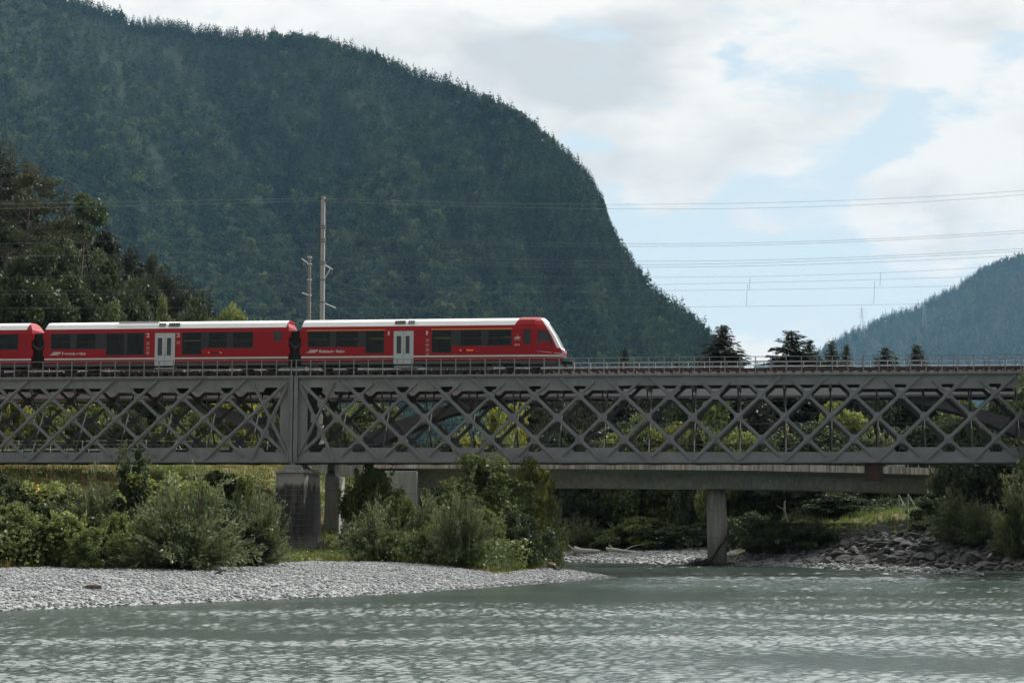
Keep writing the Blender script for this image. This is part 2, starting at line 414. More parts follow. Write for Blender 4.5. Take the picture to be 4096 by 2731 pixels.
def water():
    m, nt, b = new_mat('river_water')
    b.inputs['Base Color'].default_value = (.034, .055, .044, 1)
    b.inputs['Roughness'].default_value = .15; b.inputs['IOR'].default_value = 1.33
    co = coords(nt, 'Object', (1, 1, 1))
    c = noise(nt, co, 4.5, 4, .65)
    bump(nt, b, c, .35, .05)
    M['water'] = m
    ys = np.concatenate([np.arange(6, 35, .3), np.arange(35, 62, .075), np.arange(62, 82, .11), np.arange(82, 125, .18), np.arange(125, 235, .35)])
    ts = np.concatenate([np.linspace(-1.6, -.31, 60, endpoint=False), np.linspace(-.31, .31, 860), np.linspace(.31, 1.6, 61)[1:]])
    Y, T = np.meshgrid(ys, ts, indexing='ij'); X = Y*T
    rs = np.random.RandomState(9); Z = np.zeros(X.shape)
    big = wob(X*.09+3, Y*.42, .62)+.7*wob(X*.2, Y*.9+7, .55)
    amp = .48+.52*sm((big+.5)/.9)
    # calm water in the lee of the left bar, lively mid stream
    d = sdist(LP, X, Y); calm = sm((-d-1)/9); amp = amp*(.2+.8*np.where(X < 5, calm, np.maximum(calm, sm((X-5)/6))))
    for cx, cy, rx, ry in ((11, 49, 9, 3.6), (5, 99, 6, 12), (17, 80, 8, 3), (-9, 62, 8, 2.5), (2, 36, 9, 2.2), (21, 47, 9, 3.5)):
        e = ((X-cx+1.5*np.sin(Y*.5))/rx)**2+((Y-cy+.8*np.sin(X*.7))/ry)**2; amp = amp*(1-.85*np.exp(-e**1.5))
    for i in range(40):
        lam = .17*(4.2)**rs.rand(); k = 2*PI/lam; th = rs.normal()*.85+PI/2
        a = .0135*lam**1.0*rs.uniform(.6, 1.2)
        fade = sm((lam-.14*Y/60)/(.07*Y/60))
        Z += a*fade*np.sin(k*(X*np.cos(th)+Y*np.sin(th))+rs.uniform(0, 6.28)+1.3*np.sin(X*.31+i)+1.3*np.sin(Y*.27+2*i)+.9*np.sin(X*.9-Y*.6+3*i))
    for i in range(6):
        lam = rs.uniform(3, 8); k = 2*PI/lam; th = rs.normal()*.5+PI/2
        Z += .0016*lam*np.sin(k*(X*np.cos(th)+Y*np.sin(th))+rs.uniform(0, 6.28)+np.sin(X*.1+i))
    for i in range(16):
        lam = .75*(2.8)**rs.rand(); k = 2*PI/lam; th = rs.normal()*.8+PI/2
        Z += .012*lam*sm((Y-78)/45)*np.sin(k*(X*np.cos(th)+Y*np.sin(th))+rs.uniform(0, 6.28)+1.3*np.sin(X*.2+i)+1.3*np.sin(Y*.19+2*i)+.9*np.sin(X*.5-Y*.4+3*i))
    Z *= amp*WAVE
    n0, n1 = X.shape; i = np.arange(n0*n1).reshape(n0, n1)
    Fq = np.stack([i[:-1, :-1], i[:-1, 1:], i[1:, 1:], i[1:, :-1]], -1).reshape(-1, 4)
    V = np.stack([X.ravel(), Y.ravel(), Z.ravel()], 1)
    c = len(V); V = np.concatenate([V, np.array([(-500, -250, -.14), (500, -250, -.14), (500, 330, -.14), (-500, 330, -.14)])])
    Fq = np.concatenate([Fq, np.array([[c, c+1, c+2, c+3]])])
    tag(link_mesh('river_water', mesh_np('river_water', V, Fq, ['water'], None, True)), kind='structure')
WAVE = .60
water()

# ------------------------------------------------------------------ rail bridge (old lattice trusses)
ZT, ZB, ZM, W = 14.5, 8.18, 11.45, 3.75
def lattice_span(root, x0, N, p, sgn, front, extra, nb, far_only_bars=False):
    """x0 = pier end, panels counted away from the pier by sgn; front(k) tells which diagonal family is unbroken"""
    X = lambda k: x0+sgn*k*p
    L = N*p
    def P(poly): return [(x0+sgn*x, z) for x, z in poly]
    for near in (True, False):
        yy = 0 if near else W
        fl = (lambda a: a) if near else (lambda a: W-a)
        mt = 'steel' if near else 'steel_shaded'
        def yb(a, b):
            q = sorted((fl(a), fl(b))); return q[0], q[1]
        def chord(name, zin, zout, dirn):
            mb = MB()
            base = .70; ext = 1.03
            z0 = ZT-.03 if dirn < 0 else ZB+.05
            mb.prism(P([(.0, z0), (L, z0), (L, z0+dirn*base), (.0, z0+dirn*base)]), *yb(.06, .09))
            mb.box(min(x0, x0+sgn*L), max(x0, x0+sgn*L), *yb(-.22, .42), *((ZT-.03, ZT+.02) if dirn < 0 else (ZB, ZB+.05)))
            if dirn > 0:
                mb.box(min(x0, x0+sgn*L), max(x0, x0+sgn*L), *yb(-.14, .34), ZB-.05, ZB)
            for k in range(0, N+1):                # deeper plates at the nodes towards the span ends
                if extra[0] < k < extra[1]: continue
                w0 = .30*p if k in (0, N) else (.315*p+.004*k)
                c = k*p
                if k == 0: c = .02*p
                zz = z0+dirn*base; ze = z0+dirn*ext
                mb.prism(P([(max(0, c-w0-.18), zz-dirn*.002), (min(L, c+w0+.18), zz-dirn*.002), (min(L, c+w0), ze), (max(0, c-w0), ze)]), *yb(.062, .088))
            for k in range(0, N, 1):                 # riveted splice plates
                if k % 3 == 2:
                    c = (k+.5)*p; r = .40; zc = z0+dirn*.36
                    mb.prism(P([(c+r*math.cos(t)*1.1, zc+r*.62*math.sin(t)) for t in [PI/8+i*PI/4 for i in range(8)]]), *yb(.04, .062))
            for k in range(0, N+1):
                for q in (-.09, .09):
                    if 0 < k*p+q < L: mb.box(x0+sgn*(k*p+q)-.012, x0+sgn*(k*p+q)+.012, *yb(.045, .062), min(z0+dirn*.1, z0+dirn*.66), max(z0+dirn*.1, z0+dirn*.66))
            mb.box(min(x0, x0+sgn*L), max(x0, x0+sgn*L), *yb(-.02, .062), *((ZT-.14, ZT-.03) if dirn < 0 else (ZB+.05, ZB+.15)))
            return mb.build(name, mt, root)
        chord('top_chord', 0, 0, -1); chord('bottom_chord', 0, 0, 1)
        Ht = ZT-.10; Hb = ZB+.12; sl = (Ht-Hb)/(1.92*p)
        def zline(fam, k, s_):                # family -1 falls away from the pier, +1 rises
            return ZM+fam*(s_-k*p)*sl*(1 if True else 1)
        gus = MB()
        def bars(fam):
            isf = lambda s_: front(s_/p) == fam
            for k in range(1, N):
                za, zb_ = (Ht, Hb)
                sa = k*p-(ZM-Hb)/sl if fam > 0 else k*p-(Ht-ZM)/sl
                sb = k*p+(Ht-ZM)/sl if fam > 0 else k*p+(ZM-Hb)/sl
                sa = max(sa, .12*p if True else 0); sb = min(sb, L-.12*p)
                mb = MB()
                fr = isf(k*p)
                if not near:
                    mb.bar((x0+sgn*sa, zline(fam, k, sa)), (x0+sgn*sb, zline(fam, k, sb)), .27, *yb(-.02, .03))
                    mb.bar((x0+sgn*sa, zline(fam, k, sa)), (x0+sgn*sb, zline(fam, k, sb)), .09, *yb(-.14, -.02))
                elif fr:
                    mb.bar((x0+sgn*sa, zline(fam, k, sa)), (x0+sgn*sb, zline(fam, k, sb)), .27, -.05, -.02)
                    mb.bar((x0+sgn*sa, zline(fam, k, sa)), (x0+sgn*sb, zline(fam, k, sb)), .10, -.15, -.05)
                else:
                    sa2 = max(sa, sa+.3); sb2 = min(sb, sb-.3)
                    mb.bar((x0+sgn*sa2, zline(fam, k, sa2)), (x0+sgn*sb2, zline(fam, k, sb2)), .25, .02, .05)
                    nodes = sorted(s_ for s_ in [k*p+j*.5*p for j in (-1, 0, 1)] if sa < s_ < sb)
                    seg = [sa2]+nodes+[sb2]
                    for a_, b_ in zip(seg[:-1], seg[1:]):
                        a2 = a_+(.27 if a_ != sa2 else .05); b2 = b_-(.27 if b_ != sb2 else .05)
                        if b2-a2 > .3:
                            mb.bar((x0+sgn*a2, zline(fam, k, a2)), (x0+sgn*b2, zline(fam, k, b2)), .10, -.12, .02)
                mb.build('lattice_bar', mt, root)
            # steep bars beside each post
            for end in (0, 1):
                if end == 1 and nb < N: continue
                E = lambda s_: s_ if end == 0 else L-s_
                f2 = fam if end == 0 else fam
                mb = MB()
                a_, b_ = (.11*p, Hb+.45 if fam > 0 else Ht-.35), (.93*p, Ht-.25 if fam > 0 else Hb+.05)
                mb.bar((x0+sgn*E(a_[0]), a_[1]), (x0+sgn*E(b_[0]), b_[1]), .25, *yb(-.04 if fam < 0 else .02, -.01 if fam < 0 else .05))
                mb.bar((x0+sgn*E(a_[0]), a_[1]), (x0+sgn*E(b_[0]), b_[1]), .09, *yb(-.13, -.04 if fam < 0 else .02))
                mb.build('lattice_bar', mt, root)
        bars(-1); bars(1)
        rows = []
        for k in range(1, 2*N):
            if k % 2 == 0: rows.append((k*.5*p, ZM))
            elif 1 < k < 2*N-1: rows += [(k*.5*p, ZM+.5*p*sl), (k*.5*p, ZM-.5*p*sl)]
        rows += [(.63*p, ZM+.36*p*sl), (.63*p, ZM-.36*p*sl), (.48*p, ZM)]
        for i, (s_, z_) in enumerate(rows):
            g = MB() if near else gus
            r = .31
            g.prism(P([(s_-r, z_-r), (s_+r, z_-r), (s_+r, z_+r), (s_-r, z_+r)]), *yb(-.018, .018))
            if near:
                g.build('gusset_plate', mt, root)
        if not near: tag(gus.build('gusset_plate', mt, root), kind='stuff')
        # end post
        mb = MB()
        mb.prism(P([(.0, ZB+.05), (.30*p, ZB+.05), (.30*p, ZT-.03), (.0, ZT-.03)]), *yb(.10, .13))
        mb.build('end_post', mt, root)
    # cross frames, floor beams, stringers
    for k in range(0, N+1):
        s_ = X(k) if k else x0+sgn*.35
        mb = MB()
        mb.box(s_-.12, s_+.12, .1, W-.1, ZT-1.0, ZT-.08)
        mb.build('floor_beam', 'steel_shaded', root)
        mb = MB()
        if 0 < k:
            mb.tube([(s_-.02, .12, ZT-.9), (s_-.02, W-.12, ZB+.3)], .06, 4)
            mb.tube([(s_+.06, W-.12, ZT-.9), (s_+.06, .12, ZB+.3)], .06, 4)
            mb.box(s_-.08, s_+.08, .1, W-.1, ZB+.05, ZB+.22)
            mb.build('cross_frame', 'steel_shaded', root)
    a, b = min(x0, x0+sgn*L), max(x0, x0+sgn*L)
    each(MB().box(a, b, 1.25, 1.55, ZT-.55, ZT-.02).box(a, b, 2.25, 2.55, ZT-.55, ZT-.02), 'stringer', 'steel_shaded', root)
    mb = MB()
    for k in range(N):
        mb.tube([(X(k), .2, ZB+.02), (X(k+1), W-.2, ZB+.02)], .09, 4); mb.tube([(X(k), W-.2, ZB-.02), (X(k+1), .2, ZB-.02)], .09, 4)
    each(mb, 'wind_bracing', 'steel_shaded', root)
    mb = MB().box(a, b, 2.0, 3.0, ZB+.22, ZB+.28)
    mb.build('inspection_walkway', 'deck', root)
    mb = MB().tube([(a, 3.1, ZB+1.42), (b, 3.1, ZB+1.42)], .05, 6).tube([(a, 3.1, ZB+.75), (b, 3.1, ZB+.75)], .025, 6)
    for k in range(N): mb.tube([(X(k+.5), 3.1, ZB+.2), (X(k+.5), 3.1, ZB+1.42)], .04, 4)
    mb.build('walkway_handrail', 'deck', root)
    MB().tube([(a, 3.3, 11.12), (b, 3.3, 11.12)], .045, 6).build('pipe', 'deck', root)
    # deck edge, railings
    for y, nm in ((-.16, 'near'), (W+.16, 'far')):
        s2 = -1 if y < 0 else 1
        MB().box(a, b, min(y, y-.03*s2), max(y, y-.03*s2), ZT+.04, ZT+.15).build('deck_kerb', 'steel', root)
        rl = MB()
        rl.box(a, b, y-.02, y+.02, ZT+1.28, ZT+1.33); rl.box(a, b, y-.015, y+.015, ZT+.65, ZT+.69)
        r = rl.build('railing', 'steel', root)
        n = int(L/(p/3))
        pm = None
        for i in range(n+1):
            x = x0+sgn*(.15+i*p/3)
            if pm is None:
                mb = MB().box(-.035, .035, -.035, .035, ZT+.02, ZT+1.28); pm = mb.mesh('railing_post', 'steel')
            o = link_mesh('railing_post', pm, r); o.location = (x, y-.0, 0)
    each(MB().box(a, b, .1, .45, ZT-.0, ZT+.03).box(a, b, W-.45, W-.1, ZT, ZT+.03), 'deck_plate', 'deck', root)
    for y in (1.38, 2.38):
        MB().box(a, b, y-.06, y+.06, ZT+.43, ZT+.45).box(a, b, y-.012, y+.012, ZT+.45, ZT+.56).box(a, b, y-.035, y+.035, ZT+.56, ZT+.60).build('rail', 'rail', root)
    sm_ = MB().box(-.13, .13, .52, W-.52, ZT+.08, ZT+.43).box(-.07, .07, .62, .74, ZT+.43, ZT+.47).mesh('sleeper', 'timber')
    n = int(L/.68)
    for i in range(n):
        o = link_mesh('sleeper', sm_, root); o.location = (x0+sgn*(.3+i*.68), 0, 0)
    MB().box(a, b, .75, W-.75, ZT+.05, ZT+.075).build('track_bed', 'deck', root)

sp1 = empty('lattice_bridge_span', BM, 'grey steel lattice truss span right of the masonry pier carrying the front railcar', 'bridge span', 'steel lattice bridge spans')
lattice_span(sp1, .04, 20, 3.303, 1, lambda s: -1 if s < 9.95 else 1, (7.4, 12.6), 20)
sp2 = empty('lattice_bridge_span', BM, 'grey steel lattice truss span running off left from the masonry pier', 'bridge span', 'steel lattice bridge spans')
lattice_span(sp2, -.04, 10, 3.44, -1, lambda s: -1, (4.6, 30), 9)
# pier post between the spans
for rt, sg in ((sp1, 1), (sp2, -1)):
    for y0, y1 in ((-.20, .06), (W-.06, W+.2)):
        mb = MB(); x0 = .05*sg; x1 = .32*sg
        mb.box(min(x0, x1), max(x0, x1), y0, y1, ZB+.06, ZT-.04)
        mb.box(min(x1-.03*sg, x1+.03*sg), max(x1-.03*sg, x1+.03*sg), y0-.1 if y0 < 0 else y0, y1 if y0 < 0 else y1+.1, ZB+.06, ZT-.04)
        mb.build('bearing_post', 'steel', rt)

# masonry pier with bearings
pier = empty('masonry_pier', BM, 'old black stained masonry pier under the joint of the lattice spans', 'bridge pier')
def frustum(mb, b, t, z0, z1, mi=0):
    return mb.add([(b[0], b[2], z0), (b[1], b[2], z0), (b[1], b[3], z0), (b[0], b[3], z0), (t[0], t[2], z1), (t[1], t[2], z1), (t[1], t[3], z1), (t[0], t[3], z1)],
          [(0, 3, 2, 1), (4, 5, 6, 7), (0, 1, 5, 4), (1, 2, 6, 5), (2, 3, 7, 6), (3, 0, 4, 7)], mi)
frustum(MB(), (-1.32, 1.18, -.85, 4.75), (-1.12, .98, -.6, 4.45), -.3, 7.35).build('pier_shaft', 'masonry', pier, bevel=.05)
MB().box(-1.24, 1.08, -.72, 4.57, 7.353, 7.62).build('cap_slab', 'conc', pier, bevel=.03)
for y, sc2 in ((.1, 1), (W-.1, 1)):
    mb = MB(); frustum(mb, (-.62, .62, y-.45, y+.45), (-.62, .62, y-.45, y+.45), 7.624, 7.80)
    frustum(mb, (-.58, .58, y-.4, y+.4), (-.2, .2, y-.25, y+.25), 7.80, 8.02); mb.box(-.14, .14, y-.2, y+.2, 8.02, 8.13)
    mb.build('bearing', 'steel', pier)

# rusty box under right span
bx = empty('hanging_box', BM, 'rusty brown metal box hanging under the bottom chord of the right lattice span', 'metal box')
c = lb(2007, 1085, .6)
MB().box(c.x-.55, c.x+.55, .15, 1.7, c.z-.55, ZB-.06).build('box_shell', 'rust', bx, bevel=.02)
MB().box(c.x-.62, c.x-.555, .12, 1.73, c.z-.6, ZB-.055).box(c.x+.555, c.x+.62, .12, 1.73, c.z-.6, ZB-.055).box(c.x-.55, c.x+.55, .12, .147, c.z-.6, c.z-.5).build('box_frame', 'black', bx)

# ------------------------------------------------------------------ new steel bridge behind
nb_ = empty('steel_strut_bridge', BM, 'newer grey steel railway bridge on slanting legs behind the lattice bridge', 'bridge')
V0, V1 = 7.6, 12.0
xa, xb_ = -60, 80
mb = MB()
mb.box(xa, xb_, V0, V0+.25, 13.50, 15.45); mb.box(xa, xb_, V1-.25, V1, 13.50, 15.45)
each(mb, 'side_girder', 'newlight', nb_)
MB().box(xa, xb_, V0-.1, V1+.1, 15.45, 15.55).build('deck_edge', 'newlight', nb_)
MB().box(xa, xb_, V0+.25, V1-.25, 14.05, 14.2).build('deck_underside', 'newsteel', nb_)
each(MB().box(xa, xb_, V0-.06, V0+.35, 13.34, 13.5).box(xa, xb_, V1-.35, V1+.06, 13.34, 13.5), 'bottom_flange', 'newsteel', nb_)
rbm = MB().box(-.09, .09, V0+.25, V1-.25, 13.45, 14.05).mesh('cross_rib', 'newlight')
for i in range(62):
    o = link_mesh('cross_rib', rbm, nb_); o.location = (-55+i*2.05, 0, 0)
PX = lb(760, 1085, 9.0).x
for base in (PX, PX+58):
    for sg in (-1, 1):
        mb = MB()
        prof = [(0, 8.55), (sg*.5, 8.35), (sg*9.0, 12.05), (sg*14.8, 13.42), (sg*11.2, 13.42), (sg*5.6, 11.75), (sg*.1, 9.3)]
        prof = [(base+x, z) for x, z in prof]
        mb.prism(prof, V0+.5, V0+.62); mb.prism(prof, V1-.62, V1-.5)
        n = len(prof)
        mb.prism([(base+sg*.3, 8.8), (base+sg*9.0, 12.3), (base+sg*13.5, 13.4), (base+sg*12.6, 13.4), (base+sg*8.7, 12.5), (base+sg*.3, 9.0)], V0+.62, V1-.62)
        mb.build('slanting_leg', 'newsteel', nb_)
rl = MB()
for y in (V0-.05, V1+.05):
    rl.box(xa, xb_, y-.02, y+.02, 16.04, 16.09)
rl = rl.build('railing', 'galv', nb_)
pm = MB().box(-.025, .025, V0-.075, V0-.025, 15.555, 16.04).mesh('railing_post', 'galv')
for i in range(95):
    o = link_mesh('railing_post', pm, rl); o.location = (-46+i*1.25, 0, 0)
for base in (PX,):
    pl = empty('concrete_pillar', BM, 'pale concrete pillar with one sunlit side right of the dark masonry pier', 'bridge pillar')
    y0, y1 = 8.8, 10.7
    frustum(MB(), (base-.50, base+.82, y0-.15, y1+.15), (base-.42, base+.74, y0, y1), 1.0, 7.35).build('pillar_shaft', 'conclt', pl, bevel=.12)
    mb = MB().box(base-.36, base+.36, y0+.2, y1-.2, 7.353, 7.6).box(base-.3, base-.12, y0+.3, y1-.3, 7.6, 8.4).box(base+.12, base+.3, y0+.3, y1-.3, 7.6, 8.4)
    mb.tube([(base, y0+.1, 8.05), (base, y1-.1, 8.05)], .27, 16); mb.box(base-.45, base+.45, y0+.2, y1-.2, 8.4, 8.55)
    mb.build('bearing', 'newsteel', pl)

# ------------------------------------------------------------------ concrete road bridge
rbg = empty('road_bridge', None, 'low concrete road bridge crossing the river behind the lattice bridge', 'bridge')
def road_pt(X):        # centre line: y and deck height
    Y = 178+np.interp(X, [-60, 20, 60, 110], [4, 0, 3, 14]); z = np.interp(X, [-60, -10, 5, 20, 32, 45, 70, 110], [8.55, 8.47, 8.40, 8.25, 8.02, 7.67, 6.9, 5.8])
    return float(Y), float(z)
xs_ = list(np.arange(-13, 96, 2.0))
def loft(sec, mat, name, parent, x_list):
    mb = MB(); n = len(sec)
    for X in x_list:
        Y, z = road_pt(X)
        mb.v += [(X, Y+a, z+b) for a, b in sec]
    for i in range(len(x_list)-1):
        for k in range(n):
            q = i*n; mb.f.append((q+k, q+(k+1) % n, q+n+(k+1) % n, q+n+k)); mb.m.append(0)
    mb.f.append(tuple(range(n))[::-1]); mb.m.append(0)
    e = (len(x_list)-1)*n; mb.f.append(tuple(e+k for k in range(n))); mb.m.append(0)
    return mb.build(name, mat, parent)
loft([(-4.6, 0), (-4.6, .60), (-4.25, .60), (-4.25, 0)], 'parapet', 'parapet', rbg, xs_)
loft([(4.25, 0), (4.25, .52), (4.6, .52), (4.6, 0)], 'parapet', 'parapet', rbg, xs_)
loft([(-4.25, .0), (4.25, .0), (4.25, .12), (-4.25, .12)], 'concdk', 'road_deck', rbg, xs_)
loft([(-4.3, -.01), (4.3, -.01), (2.8, -.35), (2.3, -1.55), (-2.3, -1.55), (-2.9, -.35)], 'concdk', 'box_girder', rbg, xs_)
def cyl(mb, x, y, z0, z1, r, n=40, r1=None): return mb.tube([(x, y, z0), (x, y, z1)], [r, r1 or r], n)
pX = pt(1649, 1297, 177).x
cyl(MB(), pX, 177.6, -1.5, road_pt(pX)[1]-1.5, .86, 48).build('round_pier', 'conc', rbg, True)
pX2 = pt(2168, 1190, 176).x
cyl(MB(), pX2+.3, 178.4, .5, road_pt(pX2)[1]-1.5, .86, 48).build('round_pier', 'conc', rbg, True)
c0 = pt(925, 1100, 174).x
MB().box(c0-1.6, c0+1.25, 173.6, 182, .5, 8.2).build('wall_pier', 'conclt', rbg, bevel=.04)
MB().box(-19, -12.8, 173.8, 182, 5, 9.1).build('abutment', 'conc', rbg, bevel=.04)
rr = MB()
for hgt in (1.15, .95):
    rr.tube([(X, road_pt(X)[0]-4.35, road_pt(X)[1]+hgt) for X in xs_], .03, 5)
rr = rr.build('guard_railing', 'galv', rbg)
pm = MB().box(-.03, .03, -.03, .03, .5, 1.15).mesh('railing_post', 'galv')
for i in range(98):
    X = -12+i*.95; Y, z = road_pt(X)
    o = link_mesh('railing_post', pm, rr); o.location = (X, Y-4.35, z)
# pale cabinet by the road
cb = pt(2059, 1072, 192)
o = MB().box(-.75, .75, -.4, .4, -1.2, .33).box(-.8, .8, -.45, .45, .33, .38).build('utility_cabinet', 'conclt', None, bevel=.02)
o.location = cb; tag(o, 'pale grey utility cabinet showing just above the road bridge parapet', 'cabinet')

# ------------------------------------------------------------------ train
def zc(px, py, which):    # zoomed pixel -> car plane point
    sx = (1100+px*.5102) if which == 1 else px*.5102
    return lb(sx/K, (1200+py*.5102)/K, .56)
HWID = 1.325
PROF = [(1.24, .40), (1.24, .62), (1.325, .86), (1.325, 2.98), (1.235, 3.26)]      # half width, height above rail
ROOF = [(1.26, 3.262), (1.17, 3.40), (1.02, 3.62), (.75, 3.79), (.4, 3.85), (0, 3.87)]
def wall(root, L0, L1, holes, name='body'):
    """both side walls with real window openings, lower skirt and cant rail"""
    mb = MB()
    xs = sorted({L0, L1, *[h[0] for h in holes], *[h[1] for h in holes]}); zs = sorted({.86, 2.98, *[h[2] for h in holes], *[h[3] for h in holes]})
    for y in (-HWID, HWID):
        for i in range(len(xs)-1):
            for j in range(len(zs)-1):
                cx = (xs[i]+xs[i+1])/2; cz = (zs[j]+zs[j+1])/2
                if any(h[0] < cx < h[1] and h[2] < cz < h[3] for h in holes): continue
                q = [(xs[i], y, zs[j]), (xs[i+1], y, zs[j]), (xs[i+1], y, zs[j+1]), (xs[i], y, zs[j+1])]
                mb.add(q if y < 0 else q[::-1], [(0, 1, 2, 3)])
        s = 1 if y > 0 else -1
        for (a, z0), (b, z1), mi in ((PROF[0], PROF[1], 1), (PROF[1], PROF[2], 0), (PROF[3], PROF[4], 0)):
            q = [(L0, s*a, z0), (L1, s*a, z0), (L1, s*b, z1), (L0, s*b, z1)]
            mb.add(q if s < 0 else q[::-1], [(0, 1, 2, 3)], mi)
    for x in (L0, L1):
        pr = [(-w, z) for w, z in PROF]+[(w, z) for w, z in PROF[::-1]]
        mb.add([(x, y, z) for y, z in pr], [tuple(range(len(pr)))])
    mb.box(L0+.02, L1-.02, -1.2, 1.2, .42, .9, 1)
    return mb.build(name, ['red', 'dgrey'], root)
def roofm(root, L0, L1, name='roof', mat='white', skew0=.15, skew1=-.15, k=1.0, dz=0):
    mb = MB(); sec = ROOF+[(-w, z) for w, z in ROOF[-2::-1]]
    n = len(sec)
    for x, sk in ((L0, skew0), (L1, skew1)):
        mb.v += [(x+sk*(z-3.26)/.6, y*k, z+dz*(1 if z > 3.3 else 0)) for y, z in sec]
    for i in range(n-1): mb.f.append((i, i+1, n+i+1, n+i)); mb.m.append(0)
    mb.f += [tuple(range(n))[::-1], tuple(range(n, 2*n))]; mb.m += [0, 0]
    return mb.build(name, mat, root)
def rrect(x0, x1, z0, z1, r=.06, n=4):
    out = []
    for cx, cz, a0 in ((x1-r, z1-r, 0), (x0+r, z1-r, 90), (x0+r, z0+r, 180), (x1-r, z0+r, 270)):
        for i in range(n+1):
            a = rad(a0+90*i/n); out.append((cx+r*math.cos(a), cz+r*math.sin(a)))
    return out
def window(root, x0, x1, z0, z1, split=None, both=True, mat='glass'):
    for s in (-1, 1):
        w = MB()
        yy = sorted((s*(HWID+.012), s*(HWID-.03)))
        t = .05
        for a, b, c_, d in ((x0, x1, z0, z0+t), (x0, x1, z1-t, z1), (x0, x0+t, z0+t, z1-t), (x1-t, x1, z0+t, z1-t)): w.box(a, b, yy[0], yy[1], c_, d)
        if split: w.box(x0+t, x1-t, yy[0]+.003, yy[1]-.003, split-.03, split+.03)
        f = w.build('window', 'band', root)
        MB().box(x0+.05, x1-.05, min(s*1.315, s*1.308), max(s*1.315, s*1.308), z0+.05, z1-.05).build('pane', mat, f)
def black_panel(root, polys):
    mb = MB()
    for s in (-1, 1):
        for p in polys: mb.prism(p, *sorted((s*(HWID+.002), s*(HWID+.009))))
    return each(mb, 'window_band', 'band', root)
def door(root, x0, x1, z0, z1):
    m = (x0+x1)/2
    for s in (-1, 1):
        yy = sorted((s*(HWID-.015), s*(HWID+.02)))
        for a, b in ((x0, m-.012), (m+.012, x1)):
            d = MB()
            wa, wb = (a+.22, a+.58) if a == x0 else (a+.14, b-.3)
            wz0, wz1 = z0+.78, z1-.37
            for p in ((a, wa, z0, z1), (wb, b, z0, z1), (wa, wb, z0, wz0), (wa, wb, wz1, z1)): d.box(p[0], p[1], yy[0], yy[1], p[2], p[3])
            dd = d.build('door', 'door', root)
            MB().box(wa, wb, *sorted((s*(HWID-.005), s*(HWID+.005))), wz0, wz1).build('door_pane', 'glassdark', dd)
        y2 = sorted((s*(HWID+.02), s*(HWID+.035)))
        each(MB().box(m+.0, m+.07, y2[0], y2[1], z0+.75, z0+.85).box(m+.0, m+.07, y2[0], y2[1], z0+1.0, z0+1.08), 'door_button', 'dgrey', dd)
        MB().box(m-.012, m+.012, *sorted((s*(HWID+.0), s*(HWID+.014))), z0, z1).build('door_seal', 'dgrey', dd)
    MB().box(x0+.05, x1-.05, -HWID-.12, HWID+.12, z0-.22, z0-.17).build('door_step', 'galv', root)
def bogie(root, x):
    mb = MB()
    for s in (-1, 1):
        y = s*.95
        mb.box(x-1.35, x+1.35, y-.08, y+.08, .28, .52); mb.box(x-.35, x+.35, y-.14, y+.14, .36, .62)
        for dx in (-.95, .95): mb.box(x+dx-.17, x+dx+.17, y-.13, y+.13, .22, .5)
    b = mb.build('bogie', 'black', root)
    for dx in (-.95, .95):
        w = MB()
        for s in (-1, 1): w.tube([(x+dx, s*.56, .37), (x+dx, s*.69, .37)], .37, 24)
        w.tube([(x+dx, -.6, .37), (x+dx, .6, .37)], .07, 8)
        w.build('wheelset', 'rail', b)
def text(root, body, x, z, h, mat='letter', shear=0, name='lettering', width=None, bold=0):
    cu = bpy.data.curves.new(name, 'FONT'); cu.body = body; cu.size = h*1.38; cu.extrude = .003; cu.shear = shear; cu.offset = bold
    to = bpy.data.objects.new('t', cu); COL.objects.link(to)
    dg = bpy.context.evaluated_depsgraph_get(); dg.update()
    me = bpy.data.meshes.new_from_object(to.evaluated_get(dg)); bpy.data.objects.remove(to)
    xs = [v.co.x for v in me.vertices]; wd = max(xs)-min(xs); k = (width/wd) if width else 1
    for v in me.vertices: v.co = ((v.co.x-min(xs))*k+x, -HWID-.006-v.co.z, v.co.y+z)
    me.materials.clear(); me.materials.append(M[mat]); me.name = name
    return link_mesh(name, me, root)
def logo(root, x, z, w, h):
    mb = MB()
    mb.prism([(x+w*.22, z+h*.62), (x+w*.97, z+h*.62), (x+w, z+h), (x+w*.36, z+h)], -HWID-.009, -HWID-.002)
    mb.prism([(x+w*.18, z+h*.34), (x+w*.60, z+h*.30), (x+w*.92, z+h*.44), (x+w*.95, z+h*.56), (x+w*.22, z+h*.5)], -HWID-.009, -HWID-.002)
    mb.prism([(x, z), (x+w*.78, z), (x+w*.86, z+h*.2), (x+w*.06, z+h*.2)], -HWID-.009, -HWID-.002)
    return mb.build('emblem', 'letter', root)
def picto(root, x, z, n):
    mb = MB()
    for i in range(n):
        z0 = z-.36*i; y0, y1 = -HWID-.007, -HWID-.002
        for a, b, c_, d in ((0, .24, 0, .012), (0, .24, .228, .24), (0, .012, .012, .228), (.228, .24, .012, .228)): mb.box(x+a, x+b, y0, y1, z0+c_, z0+d)
        k = i % 3
        if k == 0: mb.bar((x+.06, z0+.06), (x+.13, z0+.19), .03, y0, y1); mb.bar((x+.15, z0+.06), (x+.19, z0+.16), .03, y0, y1)
        elif k == 1: mb.box(x+.06, x+.18, y0, y1, z0+.09, z0+.13); mb.box(x+.08, x+.16, y0, y1, z0+.15, z0+.18)
        else: mb.prism([(x+.12+.07*math.cos(t), z0+.12+.05*math.sin(t)) for t in [q*PI/4 for q in range(8)]], y0, y1)
    return mb.build('pictogram', 'letter', root)
